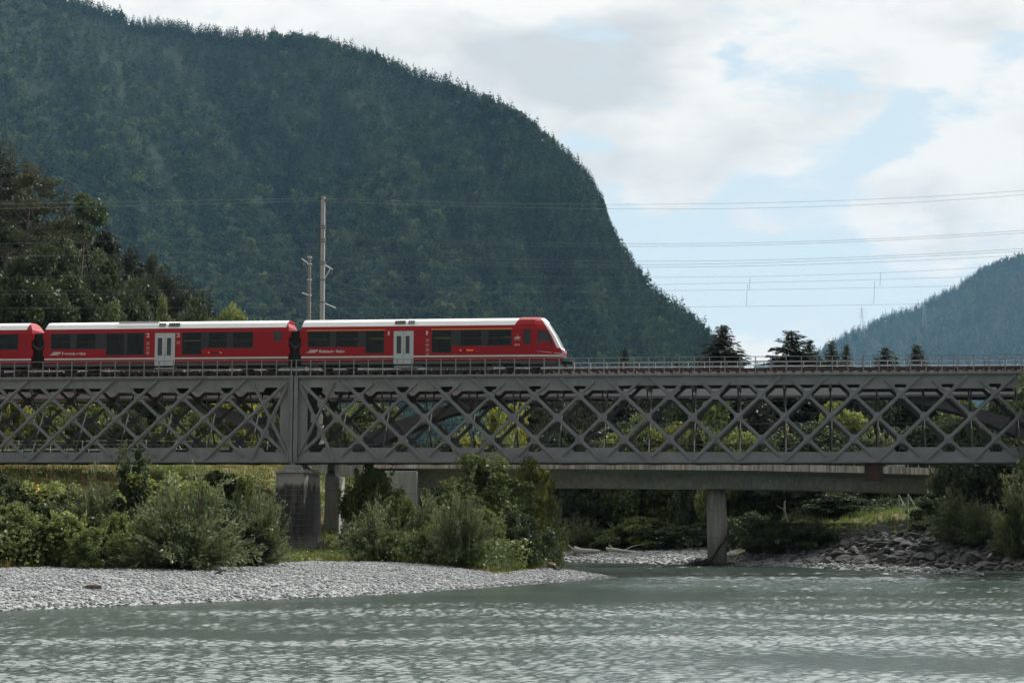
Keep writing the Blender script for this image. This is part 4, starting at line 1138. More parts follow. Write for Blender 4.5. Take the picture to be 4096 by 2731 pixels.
def plant(kind, var, mat, dx, dtop, dw, Y, label, group=None, bark='bark', name=None, zbase=None, sink=.1):
    t = TPL[kind][var]
    base = pt(dx, dtop, Y); X = base.x
    z0 = gz(X, Y)-sink if zbase is None else zbase
    H = base.z-z0; r = dw/2*Y/4593.7*WMUL.get(group, 1.0)*(1.35 if kind == 'spruce' else 1.15)
    nm = name or {'decid': 'tree', 'dense': 'tree', 'oak': 'tree', 'birch': 'birch_tree', 'pine': 'pine_tree', 'spruce': 'spruce_tree', 'bush': 'bush', 'poplar': 'poplar_shrub', 'willow': 'willow_bush'}[kind]
    root = empty(nm, Matrix.Translation((X, Y, z0)), label, 'bush' if kind in ('bush', 'willow', 'poplar') else 'tree', group)
    key = (mat,)
    if key not in t['cache']:
        V, Fq, T = t['leaf']; t['cache'][key] = mesh_np('foliage', V, Fq, [mat], T)
    if ('w', bark) not in t['cache']: t['cache'][('w', bark)] = t['wood'].mesh('trunk', bark, True)
    S = (r/t['R'], r/t['R'], H/t['H'])
    rz = random.uniform(0, 6.28)
    for n2, me in (('crown' if kind not in ('bush', 'willow', 'poplar') else 'foliage', t['cache'][key]), ('trunk' if kind not in ('bush', 'willow', 'poplar') else 'stem', t['cache'][('w', bark)])):
        o = link_mesh(n2, me, root); o.scale = S; o.rotation_euler = (0, 0, rz)
    return root
GH = 'trees on the left hillside'; WMUL[GH] = 1.3
for a in [
 ('spruce', 1, 'needlebrown', 4, 316, 120, 325, 'tall dark spruce cut by the left edge of the photo, highest on the hillside'),
 ('spruce', 0, 'needlebrown', 27, 320, 80, 315, 'dark pointed spruce beside the tallest one at the left edge'),
 ('spruce', 2, 'needlebrown', 60, 358, 75, 310, 'brownish spruce rising just behind the flat topped pine'),
 ('pine', 0, 'needlepine', 72, 388, 150, 275, 'big flat topped pine with a bare trunk near the left edge'),
 ('spruce', 1, 'needlebrown', 153, 420, 95, 305, 'brownish spruce between the flat topped pine and the tall dark oak'),
 ('oak', 0, 'leafdark', 200, 436, 125, 262, 'tall dark broadleaf tree crossed by two pale wires'),
 ('decid', 0, 'leafdark', 128, 520, 110, 285, 'dim grey green tree between the big pine and the tall dark broadleaf'),
 ('decid', 1, 'leafdark', 80, 575, 130, 250, 'mid green broadleaf tree below the flat topped pine'),
 ('dense', 0, 'leafdark', 15, 520, 110, 290, 'shaded broadleaf tree at the left edge under the tallest spruce'),
 ('spruce', 1, 'needlebrown', 267, 540, 45, 285, 'slim spruce just right of the tall dark broadleaf'),
 ('pine', 2, 'needlebrown', 300, 562, 80, 280, 'brown green conifer left of the small pointed pines'),
 ('pine', 2, 'needlepine', 349, 572, 55, 270, 'narrow pine with a ragged tip above the pale birch'),
 ('dense', 1, 'leafdark', 245, 600, 110, 265, 'dark rounded tree below the slim spruce'),
 ('pine', 1, 'needle', 380, 606, 75, 262, 'dark round topped pine directly behind the pale birch'),
 ('pine', 1, 'needle', 430, 632, 120, 250, 'broad dark pine right of the pale birch'),
 ('spruce', 1, 'needle', 484, 643, 62, 240, 'small drooping dark spruce at the right end of the hillside trees'),
 ('birch', 0, 'leaf', 375, 660, 54, 215, 'pale green birch standing out above the middle railcar roof'),
 ('dense', 0, 'leafdark', 320, 640, 110, 245, 'dark tree left of the pale birch'),
 ('decid', 2, 'leafdark', 296, 664, 130, 240, 'mid green tree above the roof hatch of the middle railcar'),
 ('birch', 1, 'leaf', 262, 692, 60, 230, 'small narrow birch above the left half of the middle railcar'),
 ('decid', 1, 'leafdark', 90, 660, 130, 262, 'leafy green tree above the left end of the middle railcar'),
 ('decid', 2, 'leaf', 18, 680, 120, 262, 'green tree above the rear railcar roof'),
 ('decid', 0, 'leaf', 140, 690, 120, 262, 'low green tree just above the white roof of the middle railcar'),
 ('decid', 1, 'leafdark', 200, 694, 130, 255, 'low dark green tree left of the small birch'),
 ('decid', 0, 'leaf', 538, 690, 110, 225, 'green tree showing between the middle railcar roof and the masts'),
 ('spruce', 0, 'needle', 606, 722, 20, 225, 'tiny dark spruce tip left of the concrete masts'),
 ('dense', 1, 'needle', 30, 470, 150, 330, 'deep shaded tree behind the flat topped pine at the left edge'),
 ('dense', 0, 'needle', 130, 560, 150, 320, 'deep shaded tree between the big pine and the tall dark broadleaf'),
 ('dense', 1, 'needle', 235, 540, 120, 310, 'deep shaded tree behind the tall dark broadleaf'),
 ('dense', 0, 'needle', 330, 610, 120, 300, 'deep shaded tree behind the narrow ragged pine'),
 ('dense', 1, 'leafdark', 170, 640, 140, 255, 'dark leafy tree above the middle of the second railcar'),
 ('dense', 0, 'leafdark', 30, 620, 150, 255, 'dark leafy tree above the rear railcar'),
 ('decid', 2, 'leafdark', 440, 706, 130, 225, 'low dark green tree above the white roof right of the pale birch'),
]: plant(*a, group=GH)
GL = 'bushes on the bank behind the lattice bridge'; WMUL[GL] = 1.3
for a in [
 ('bush', 0, 'leafyel', 22, 900, 90, 196, 'yellowish bush behind the lattice at the far left'),
 ('dense', 1, 'leafdark', 70, 870, 120, 205, 'dark tree behind the leftmost lattice crossings'),
 ('bush', 1, 'leaf', 120, 930, 90, 194, 'green bush behind the third lattice crossing from the left'),
 ('poplar', 0, 'leafyel', 170, 905, 80, 198, 'yellow green shrub behind the fence left of the pale slope'),
 ('bush', 2, 'leaf', 215, 925, 80, 196, 'green shrub behind the fence posts below the lattice centre left'),
 ('bush', 1, 'leafdark', 290, 950, 90, 193, 'dark low bush behind the braced fence post'),
 ('dense', 0, 'leafdark', 330, 880, 110, 208, 'dark tree behind the slanting bridge leg left of the masonry pier'),
 ('bush', 0, 'leaf', 390, 960, 80, 192, 'green shrub below the slanting leg left of the masonry pier'),
 ('decid', 1, 'leaf', 450, 900, 110, 204, 'green tree behind the joint of the left slanting leg'),
 ('poplar', 0, 'leafyel', 540, 890, 90, 200, 'yellow green shrub just left of the masonry pier, seen over the slanting leg'),
 ('decid', 2, 'leaf', 605, 885, 90, 206, 'green tree behind the end panel left of the masonry pier'),
 ('bush', 2, 'leaf', 480, 1000, 70, 190, 'low shrub behind the fence near the left leg foot'),
 ('decid', 0, 'leaf', 845, 915, 110, 205, 'bright green tree behind the lattice right of the masonry pier'),
 ('bush', 2, 'leaf', 770, 950, 70, 200, 'green bush behind the first lattice panel right of the masonry pier'),
 ('poplar', 1, 'leafyel', 1138, 925, 48, 203, 'slim yellow poplar behind the lattice at the middle of the photo'),
 ('poplar', 1, 'leafyel', 1182, 935, 50, 205, 'second yellow poplar just right of the slim one'),
 ('willow', 2, 'leaflight', 1160, 975, 130, 200, 'pale green willow below the two yellow poplars'),
 ('poplar', 0, 'leafyel', 1082, 985, 60, 198, 'yellow leaved shrub left of the two yellow poplars'),
 ('dense', 0, 'leafdark', 1020, 1000, 90, 208, 'dark bush under the right slanting leg'),
 ('pine', 2, 'needlepine', 1265, 870, 105, 236, 'dim pine behind the lattice right of the yellow poplars'),
 ('pine', 1, 'needlepine', 1345, 872, 120, 240, 'broad dark pine behind the lattice, second right of the yellow poplars'),
 ('pine', 2, 'needle', 1510, 868, 110, 238, 'dark pine behind the lattice above the left half of the road bridge'),
 ('dense', 1, 'leafdark', 1590, 880, 110, 232, 'dark broadleaf behind the lattice left of the round pier'),
 ('spruce', 2, 'needle', 1735, 868, 120, 244, 'dark spruce behind the lattice right above the round pier'),
 ('decid', 1, 'leaf', 1640, 920, 90, 212, 'mid green tree behind the lattice near the round pier'),
 ('poplar', 0, 'leafdark', 1582, 985, 44, 204, 'small bluish green shrub above the road bridge deck'),
 ('bush', 0, 'leaf', 1660, 985, 90, 202, 'green bush low behind the lattice above the round pier'),
 ('decid', 2, 'leaflight', 1922, 925, 105, 210, 'bright light green tree behind the lattice right of the round pier'),
 ('bush', 1, 'leaf', 1880, 995, 90, 203, 'bush at the foot of the bright light green tree'),
 ('poplar', 0, 'leafyel', 1815, 985, 44, 202, 'reddish tipped shrub left of the bright light green tree'),
 ('poplar', 0, 'leafwil', 2015, 985, 60, 203, 'pale shrub right of the bright light green tree'),
 ('dense', 1, 'leafdark', 2055, 880, 120, 222, 'dark leafy tree behind the lattice above the rusty box'),
 ('dense', 0, 'leafdark', 2140, 885, 120, 220, 'dark leafy tree behind the lattice right of the rusty box'),
 ('decid', 0, 'leaf', 2195, 895, 110, 216, 'olive tree behind the lattice near the right edge'),
 ('dense', 1, 'leafdark', 2260, 960, 120, 214, 'dark tree behind the last lattice panels at the right edge'),
 ('bush', 2, 'leaf', 2285, 1000, 90, 204, 'green bush behind the lattice bottom at the right edge'),
 ('dense', 0, 'needle', 1240, 885, 120, 250, 'black green tree mass behind the lattice left of the dim pine'),
 ('dense', 1, 'needle', 1420, 880, 150, 254, 'black green tree between the two dim pines behind the lattice'),
 ('dense', 0, 'needle', 1560, 885, 150, 252, 'black green tree behind the dark broadleaf left of the round pier'),
 ('dense', 1, 'needle', 1680, 880, 150, 256, 'black green tree behind the lattice exactly above the round pier'),
 ('dense', 0, 'needle', 1800, 880, 150, 254, 'black green tree behind the lattice between the round pier and the bright tree'),
 ('dense', 1, 'needle', 1930, 880, 150, 250, 'black green tree right behind the bright light green tree'),
 ('dense', 0, 'needle', 2040, 885, 140, 252, 'black green tree behind the lattice left of the rusty box trees'),
 ('dense', 1, 'leafdark', 2330, 900, 130, 236, 'dark tree behind the lattice at the extreme right edge'),
 ('dense', 1, 'leafdark', 150, 875, 150, 222, 'dark broad tree filling the lattice gaps left of the pale slope'),
 ('dense', 0, 'leafdark', 250, 880, 150, 226, 'dark broad tree filling the lattice gaps above the braced fence post'),
 ('dense', 1, 'leafdark', 420, 885, 150, 224, 'dark broad tree behind the top of the left slanting leg'),
 ('dense', 0, 'leafdark', 560, 885, 130, 222, 'dark broad tree behind the panels next to the masonry pier'),
 ('dense', 0, 'leafdark', 700, 890, 110, 224, 'dark tree hidden behind the post over the masonry pier'),
]: plant(*a, group=GL)
GC = 'conifers above the bridge railing'; WMUL[GC] = 1.9
for a in [
 ('spruce', 4, 'needle', 1432, 796, 52, 262, 'small dark spruce just right of the train nose'),
 ('spruce', 3, 'needle', 1556, 820, 24, 262, 'tiny spruce tip above the railing'),
 ('spruce', 4, 'needle', 1656, 741, 104, 262, 'tallest dark spruce above the railing, pointed, against the sky'),
 ('spruce', 3, 'needle', 1818, 754, 120, 262, 'broad ragged spruce against the white cloud'),
 ('spruce', 4, 'needle', 1861, 774, 60, 266, 'spruce touching the right side of the broad ragged one'),
 ('spruce', 3, 'needlepine', 1910, 777, 50, 268, 'pale grey green conifer, left of two in front of the blue hill'),
 ('spruce', 4, 'needlepine', 1942, 786, 42, 268, 'pale grey green conifer, right of two in front of the blue hill'),
 ('spruce', 3, 'needle', 2034, 793, 76, 262, 'dark round topped spruce in front of the blue hill, left of a pair'),
 ('spruce', 4, 'needle', 2108, 786, 66, 262, 'dark round topped spruce in front of the blue hill, right of a pair'),
]: plant(*a, group=GC)
GU = 'riverside trees under the road bridge'; WMUL[GU] = 1.25
for a in [
 ('dense', 0, 'leafdark', 1262, 999, 90, 214, 'dark tree in the gap left of the gravel beach under the road bridge'),
 ('dense', 1, 'leafdark', 1318, 991, 90, 222, 'very dark tree in the deep shade under the road bridge'),
 ('dense', 0, 'leafdark', 1385, 1010, 130, 212, 'dark green tree above the white drift log'),
 ('willow', 1, 'leafwil', 1330, 1195, 90, 207, 'grey green bush behind the left end of the far gravel beach'),
 ('decid', 2, 'leaf', 1465, 970, 140, 211, 'drooping green tree above the right end of the white drift log'),
 ('decid', 1, 'leafyel', 1545, 980, 120, 210, 'olive yellow tree halfway between the log and the round pier'),
 ('bush', 1, 'leaf', 1480, 1190, 120, 205, 'low bush hanging over the far gravel beach'),
 ('dense', 1, 'leafdark', 1610, 985, 110, 206, 'dark tree directly left of the round pier'),
 ('bush', 0, 'leafdark', 1560, 1205, 130, 203, 'dark low bush over the far gravel beach left of the round pier'),
 ('decid', 0, 'leaf', 1710, 985, 130, 202, 'green tree directly right of the round pier'),
 ('dense', 0, 'leafdark', 1790, 995, 130, 199, 'dark tree with leaning pale trunks right of the round pier'),
 ('bush', 2, 'leafdark', 1690, 1200, 110, 197, 'dark shrub at the right foot of the round pier'),
 ('dense', 1, 'leafdark', 1880, 975, 140, 196, 'large shady tree above the left end of the boulder bank'),
 ('bush', 0, 'leafdark', 1775, 1190, 120, 178, 'shaded low bush over the water right of the round pier'),
 ('bush', 2, 'leafdark', 1862, 1200, 100, 174, 'shaded bush at the left end of the boulder bank'),
 ('decid', 1, 'leafdark', 1955, 1000, 110, 200, 'dark tree under the road bridge left of the grassy clearing'),
 ('bush', 1, 'leaf', 2000, 1165, 80, 196, 'sunlit round bush behind the grassy clearing'),
 ('bush', 0, 'leaf', 2065, 1168, 60, 192, 'small green bush behind the braced posts'),
 ('dense', 0, 'leafdark', 2060, 985, 120, 215, 'dark tree behind the grassy clearing'),
 ('dense', 1, 'leafdark', 1660, 985, 120, 214, 'dark tree half hidden by the round pier'),
 ('dense', 0, 'leafdark', 1430, 975, 140, 222, 'shaded tree behind the drooping green tree'),
 ('dense', 1, 'needle', 1520, 1005, 150, 228, 'black green tree deep in the shade under the road bridge'),
 ('dense', 0, 'needle', 1830, 975, 150, 216, 'black green tree behind the leaning pale trunks'),
 ('dense', 1, 'leafdark', 1915, 1130, 110, 190, 'dark bushy tree overhanging the first boulders'),
 ('bush', 1, 'leafdark', 1725, 1180, 110, 184, 'dark overhanging bush above the thin gravel strip right of the round pier'),
 ('bush', 2, 'leafdark', 1940, 1200, 90, 184, 'dark bush at the top of the boulder bank left of the clearing'),
 ('bush', 0, 'leafdark', 1640, 1200, 110, 200, 'dark bush behind the foot of the round pier'),
 ('bush', 1, 'leafdark', 1400, 1215, 110, 208, 'dark bush right behind the white drift log'),
 ('dense', 0, 'leafdark', 2130, 975, 120, 205, 'dark tree behind the right end of the road bridge'),
]: plant(*a, group=GU)
for dx, dtop, lean in ((1808, 1150, -.22), (1775, 1200, -.3), (1888, 1175, .12)):
    p = pt(dx, 1275, 188); q = pt(dx, dtop, 189); g0 = gz(p.x, p.y)
    r = empty('bare_trunk', Matrix.Translation((p.x, p.y, g0)), {1808: 'tall pale leaning tree trunk in the shade right of the round pier', 1775: 'short pale leaning trunk left of the tall one over the water', 1888: 'dark leaning trunk at the edge of the boulder bank'}[dx], 'tree', 'leaning trunks under the road bridge')
    h = q.z-g0
    MB().tube([(-lean*h*.0+.6*lean*-3, 0, -.3), (0, 0, h*.35), (lean*h*.3, .2, h*.7), (lean*h*.25, 0, h)], [.16, .13, .1, .05], 7).build('trunk', 'palebark' if dx < 1850 else 'bark', r, True)
    MB().tube([(0, 0, h*.4), (.6, .1, h*.62), (.8, 0, h*.8)], [.06, .04, .02], 5).tube([(lean*h*.3, .2, h*.7), (lean*h*.3-.7, .2, h*.85)], [.05, .02], 5).build('limb', 'palebark' if dx < 1850 else 'bark', r, True)
GF = 'bushes on the left bank in front of the bridge'; WMUL[GF] = 1.22
for a in [
 ('bush', 0, 'leafdark', 18, 1100, 110, 118, 'dark bush at the left edge reaching up to the bridge'),
 ('poplar', 0, 'leaflight', 92, 1105, 110, 119, 'leafy poplar shrub with bright tips, second from the left edge'),
 ('bush', 1, 'leaf', 48, 1172, 120, 107, 'low broad green bush on the gravel edge at the far left'),
 ('bush', 2, 'leaflight', 150, 1180, 105, 107, 'green bush in front of the poplar shrub, its base on the gravel edge'),
 ('willow', 0, 'leafwil', 208, 1108, 140, 117, 'upright grey green willow between the poplar shrub and the dark sapling'),
 ('bush', 0, 'leafdark', 165, 1128, 100, 120, 'dark bush behind the upright grey green willow'),
 ('poplar', 1, 'leafdark', 308, 1036, 62, 118, 'tall dark sapling whose tip overlaps the bridge bottom chord'),
 ('bush', 2, 'leaf', 268, 1182, 80, 108, 'small green bush below the dark sapling'),
 ('poplar', 0, 'leaflight', 362, 1086, 130, 119, 'light green poplar shrub left of the big willow'),
 ('bush', 1, 'leaflight', 330, 1190, 80, 107, 'leafy bush at the left foot of the big willow'),
 ('willow', 1, 'leafwil', 430, 1112, 200, 107, 'biggest grey green willow, spreading over the gravel bar'),
 ('bush', 0, 'leafdark', 508, 1150, 90, 113, 'dark round bush between the two largest willows'),
 ('willow', 0, 'leafwil', 590, 1125, 118, 115, 'feathery grey green willow partly hiding the masonry pier'),
 ('bush', 2, 'leaf', 565, 1100, 50, 135, 'small rounded shrub on the dry slope left of the masonry pier'),
 ('bush', 1, 'leaf', 400, 1102, 70, 138, 'shrub on the slope just under the bridge above the big willow'),
 ('bush', 1, 'leafdark', 255, 1140, 90, 118, 'dark shrub between the upright grey green willow and the dark sapling'),
 ('bush', 2, 'leafdark', 100, 1160, 120, 114, 'shaded bush in the hollow under the leafy poplar shrub'),
 ('poplar', 1, 'leaf', 150, 1118, 60, 117, 'slender leafy shrub rising between the poplar shrub and the grey green willow'),
 ('bush', 1, 'leafdark', 370, 1150, 110, 114, 'dark bush below the light green poplar shrub'),
 ('poplar', 0, 'leaf', 455, 1108, 70, 118, 'green shrub whose tips show above the biggest willow'),
 ('bush', 0, 'leaf', 10, 1150, 110, 112, 'green bush at the very left edge under the bridge end'),
 ('bush', 2, 'leaf', 215, 1215, 100, 105, 'lowest small bush on the gravel edge below the upright willow'),
 ('bush', 0, 'leafdark', 550, 1190, 90, 114, 'dark low bush in the gap between the feathery and the biggest willow'),
 ('bush', 0, 'leafdark', 5, 1195, 80, 106, 'dark bush on the gravel edge cut by the left edge of the photo'),
 ('poplar', 1, 'leaf', 105, 1190, 70, 106, 'upright leafy shrub on the gravel edge between the two broad bushes'),
 ('bush', 0, 'leafdark', 500, 1084, 80, 150, 'dark shrub in the shade under the bridge left of the pier'),
]: plant(*a, group=GF)
GM = 'bushes on the point right of the masonry pier'; WMUL[GM] = 1.12
for a in [
 ('bush', 0, 'leaf', 850, 1072, 120, 152, 'green bush with violet flower spikes right of the pale pillar'),
 ('willow', 1, 'leafwil', 862, 1165, 140, 131, 'dense grey green willow on the gravel edge right of the pale pillar'),
 ('bush', 2, 'leaf', 918, 1145, 90, 140, 'green bush in front of the road bridge wall pier'),
 ('willow', 2, 'leafwil', 985, 1135, 80, 132, 'thin upright willow right of the road bridge wall pier'),
 ('willow', 0, 'leafwil', 1062, 1125, 120, 127, 'grey green willow on the gravel edge left of the tallest tree of the point'),
 ('decid', 1, 'leaf', 1120, 1050, 190, 141, 'tallest leafy tree of the point, its crown touching the bridge bottom'),
 ('decid', 2, 'leafyel', 1220, 1056, 110, 147, 'sunlit yellow green tree at the river end of the point'),
 ('bush', 1, 'leafdark', 1190, 1180, 120, 134, 'dark bush above the boulders at the tip of the point'),
 ('willow', 2, 'leafwil', 1262, 1125, 60, 152, 'feathery bush leaning over the water behind the boulders'),
 ('bush', 0, 'leaf', 1010, 1195, 90, 129, 'low bush on the gravel edge of the point'),
 ('bush', 2, 'leaf', 1110, 1175, 100, 131, 'green bush in front of the tallest tree of the point'),
 ('poplar', 1, 'leafyel', 1245, 1190, 50, 148, 'small yellow shrub low at the river end of the point'),
]: plant(*a, group=GM)
GR = 'bushes on the right bank'
for a in [
 ('dense', 1, 'leafdark', 2150, 1130, 90, 172, 'dark bush beside the boulder bank under the road bridge end'),
 ('decid', 0, 'leafdark', 2218, 935, 130, 166, 'dark leafy tree covering the right end of the road bridge'),
 ('willow', 2, 'leafwil', 2195, 1130, 110, 164, 'grey willow in front of the road bridge end'),
 ('willow', 0, 'leafwil', 2255, 1150, 90, 162, 'low grey green willow above the right boulders'),
 ('decid', 1, 'leafdark', 2300, 915, 150, 166, 'tall dark green tree at the right end of the bank'),
 ('willow', 1, 'leafwil', 2342, 1100, 100, 158, 'pale willow at the right edge of the photo'),
 ('bush', 2, 'leaf', 2320, 1185, 80, 159, 'green bush above the boulders at the right edge'),
 ('bush', 0, 'leafdark', 2130, 1195, 70, 169, 'dark low bush behind the boulder bank right of the braced posts'),
 ('bush', 1, 'leaf', 2110, 1165, 60, 186, 'green bush right of the braced posts'),
]: plant(*a, group=GR)
plant('decid', 2, 'leafwil', 2548, 640, 330, 139, 'tree mostly outside the frame with a few leaves poking in at the right edge', zbase=.8)
# flowering herbs on the slope
def herb(dx, dy, Y, w, h, label, fl='flower'):
    p = pt(dx, dy, Y); z = gz(p.x, p.y); rs = np.random.RandomState(int(dx))
    r = empty('flowering_plant', Matrix.Translation((p.x, p.y, z-.05)), label, 'plant')
    n = 300; C = rs.normal(size=(n, 3))*np.array([w*.3, w*.3, 0]); C[:, 2] = rs.rand(n)*h*.8
    V, Fq = leafquads(C, rs.normal(size=(n, 3))+np.array([0, 0, 1]), .16, .4, rs); link_mesh('foliage', mesh_np('foliage', V, Fq, ['herb'], rs.rand(n)), r)
    n = 90; C = rs.normal(size=(n, 3))*np.array([w*.28, w*.28, .12*h]); C[:, 2] += h*.9
    V, Fq = leafquads(C, rs.normal(size=(n, 3)), .13, .9, rs); link_mesh('flower_head', mesh_np('flower_head', V, Fq, [fl], rs.rand(n)), r)
herb(527, 1135, 137, 1.6, 1.2, 'yellow flowering plant on the dry slope left of the masonry pier')
herb(95, 1128, 128, 1.0, 2.0, 'small yellow flowering plant at the left end of the slope')
herb(430, 1036, 186, 2.0, .9, 'yellow flowers beside the guard rail behind the lattice')
herb(822, 1100, 147, 1.1, 1.6, 'violet flower spikes beside the green bush right of the pillar', 'flowerviolet')

# ------------------------------------------------------------------ ground cover (uncountable)
def scatter(n, xr, yr, keep, seed):
    rs = np.random.RandomState(seed); x = rs.uniform(*xr, n); y = rs.uniform(*yr, n)
    k = keep(x, y, rs.rand(n)); x = x[k]; y = y[k]
    return x, y, ground(x, y), rs
def dL(x, y): return sdist(LP, x, y)
def tufts(name, mat, n, xr, yr, keep, seed, h, w, per, label):
    x, y, z, rs = scatter(n, xr, yr, keep, seed); m = len(x)
    C = np.repeat(np.stack([x, y, z], 1), per, 0); k = len(C)
    hh = h*rs.uniform(.4, 1.3, k)*np.repeat(rs.uniform(.5, 1.3, m), per)
    a = rs.uniform(0, 2*PI, k); off = np.stack([np.cos(a), np.sin(a), 0*a], 1)
    b = C+off*rs.uniform(0, .25, (k, 1)); tip = b+off*hh[:, None]*.45+np.stack([0*a, 0*a, hh], 1)
    sd = np.stack([-np.sin(a), np.cos(a), 0*a], 1)*w
    V = np.stack([b-sd-np.array([0, 0, .05]), b+sd-np.array([0, 0, .05]), tip+sd*.15, tip-sd*.15], 1).reshape(-1, 3)
    T = np.repeat(np.clip(.5+.3*wob(x, y, .35)+rs.normal(size=m)*.2, 0, 1), per)+rs.normal(size=k)*.12
    o = link_mesh(name, mesh_np(name, V, np.arange(4*k).reshape(k, 4), [mat], T)); tag(o, kind='stuff'); return o
inveg = lambda x, y, r: (dL(x, y) > 3) & ((x > 5) | (y > veg_line(x)+.3+1.2*r)) & ~((x > 1) & (y > 165) & (y < 260) & (x < 24) & (dL(x, y) < 9))
tufts('grass', 'grass', 9000, (-45, 8), (98, 182), lambda x, y, r: inveg(x, y, r), 5, .42, .035, 9, '')
tufts('bank_grass', 'herb', 5000, (22, 62), (128, 205), lambda x, y, r: inveg(x, y, r) & (dL(x, y) > 5+2*r), 6, .5, .04, 9, '')
def cover(name, n, xr, yr, keep, seed, size, mat='herb', hmax=.5):
    x, y, z, rs = scatter(n, xr, yr, keep, seed); m = len(x); per = 10
    C = np.repeat(np.stack([x, y, z], 1), per, 0); k = len(C); C = C+rs.normal(size=(k, 3))*np.array([.3, .3, 0]); C[:, 2] += rs.rand(k)*hmax
    V, Fq = leafquads(C, rs.normal(size=(k, 3)), size, .75, rs)
    T = np.repeat(np.clip(.5+.3*wob(x, y, .5), 0, 1), per)+rs.normal(size=k)*.15
    tag(link_mesh(name, mesh_np(name, V, Fq, [mat], T)), kind='stuff')
cover('ground_cover', 9000, (-42, 4), (118, 185), lambda x, y, r: inveg(x, y, r) & (wob(x, y, .22)+.5*wob(x, y, .6)+(x+24)*.035+r*.5 > .35), 8, .2)
cover('bank_scrub', 16000, (-40, 5), (99, 158), lambda x, y, r: inveg(x, y, r) & (y < veg_line(x)+16) & (x > -.262*y-1) & ~((x > -18.5) & (x < -9) & (y > 118)), 12, .20, 'leaf', 1.9)
cover('far_undergrowth', 9000, (-60, 80), (188, 262), lambda x, y, r: inveg(x, y, r) & (dL(x, y) > 9), 9, .26, 'leafdark', 1.3)

# pebbles
def ico():
    t = (1+5**.5)/2
    v = unit(np.array([(-1, t, 0), (1, t, 0), (-1, -t, 0), (1, -t, 0), (0, -1, t), (0, 1, t), (0, -1, -t), (0, 1, -t), (t, 0, -1), (t, 0, 1), (-t, 0, -1), (-t, 0, 1)], float))
    f = np.array([(0, 11, 5), (0, 5, 1), (0, 1, 7), (0, 7, 10), (0, 10, 11), (1, 5, 9), (5, 11, 4), (11, 10, 2), (10, 7, 6), (7, 1, 8), (3, 9, 4), (3, 4, 2), (3, 2, 6), (3, 6, 8), (3, 8, 9), (4, 9, 5), (2, 4, 11), (6, 2, 10), (8, 6, 7), (9, 8, 1)])
    return v, f
IV, IF = ico()
def pebbles(name, n, xr, yr, keep, seed, s0, s1, dk=0.0):
    x, y, z, rs = scatter(n, xr, yr, keep, seed); m = len(x)
    s = s0*(s1/s0)**(rs.rand(m)**2.2)
    S = np.stack([s*rs.uniform(.8, 1.5, m), s*rs.uniform(.7, 1.2, m), s*rs.uniform(.4, .75, m)], 1)
    a = rs.uniform(0, 2*PI, m); ca, sa = np.cos(a)[:, None], np.sin(a)[:, None]
    P = IV[None]*S[:, None]*rs.uniform(.85, 1.15, (m, 12, 1))
    V = np.stack([P[..., 0]*ca-P[..., 1]*sa+x[:, None], P[..., 0]*sa+P[..., 1]*ca+y[:, None], P[..., 2]+(z+s*.15)[:, None]], -1).reshape(-1, 3)
    Fq = (IF[None]+12*np.arange(m)[:, None, None]).reshape(-1, 3)
    T = np.repeat(np.clip(.45+rs.normal(size=m)*.17-(s > s0*2.6)*.12-dk-.4*(dL(x, y) < .5+.3*wob(x, y, 1.3))*(dL(x, y) > -.2), 0, 1), 20)
    tag(link_mesh(name, mesh_np(name, V, Fq, ['pebble'], T, True)), kind='stuff')
pebbles('gravel_pebbles', 150000, (-36, 7), (66, 142), lambda x, y, r: (dL(x, y) > -.15) & (y < veg_line(x)+.8) & (x > -.27*y-2), 21, .030, .115)
pebbles('far_gravel_pebbles', 9000, (1, 27), (165, 222), lambda x, y, r: (dL(x, y) > -.2) & (dL(x, y) < 13), 22, .10, .24)
pebbles('spit_pebbles', 5200, (20, 33), (136, 174), lambda x, y, r: sdist(SP, x, y) > -.25, 23, .09, .22)
pebbles('bank_pebbles', 2600, (20, 48), (135, 178), lambda x, y, r: (dL(x, y) > -.3) & (dL(x, y) < 2.0), 24, .09, .26, .38)

pebbles('riprap_rubble', 5200, (21, 47), (140, 184), lambda x, y, r: (dL(x, y) > .4) & (dL(x, y) < 9) & (sdist(SP, x, y) < -.6), 25, .12, .34, .40)
# ------------------------------------------------------------------ boulders
def on_ground(dx, dy):
    d_ = ray(dx, dy); k = np.arange(60, 230, .05); q = np.array([0, 0, HC])[None]+np.array(d_)[None]*k[:, None]
    hit = np.where(q[:, 2] < np.maximum(0, ground(q[:, 0], q[:, 1])))[0]
    return Vector(q[hit[0]]) if len(hit) else pt(dx, dy, 170)
def rockmesh(seed, mat, sub=2):
    import bmesh
    bm = bmesh.new(); bmesh.ops.create_icosphere(bm, subdivisions=sub+1, radius=1)
    rs = np.random.RandomState(seed)
    pl_ = [(Vector(unit(rs.normal(size=3))), rs.uniform(.45, .85)) for _ in range(9)]
    ph = rs.uniform(0, 6, 6)
    for v in bm.verts:
        for n, d in pl_:
            k = v.co.dot(n)
            if k > d: v.co -= n*(k-d)*.92
        c = v.co.copy()
        v.co += c.normalized()*(.05*math.sin(5*c.x+ph[0])*math.sin(6*c.y+ph[1])+.035*math.sin(11*c.z+ph[2]+4*c.x))
    me = bpy.data.meshes.new('boulder'); bm.to_mesh(me); bm.free(); me.materials.append(M[mat]); return me
RM = [rockmesh(i+1, 'rock') for i in range(6)]; RT = rockmesh(40, 'rocktan')
def boulder(me, p, sx, sy, sz, rz, label, group=None, tilt=0):
    o = link_mesh('boulder', me); o.location = p; o.scale = (sx, sy, sz); o.rotation_euler = (tilt, tilt*.6, rz); tag(o, label, 'boulder', group); return o
rs = np.random.RandomState(77)
wl = [(24.6, 168.5), (28.5, 164.2), (32, 160.5), (39.5, 154)]
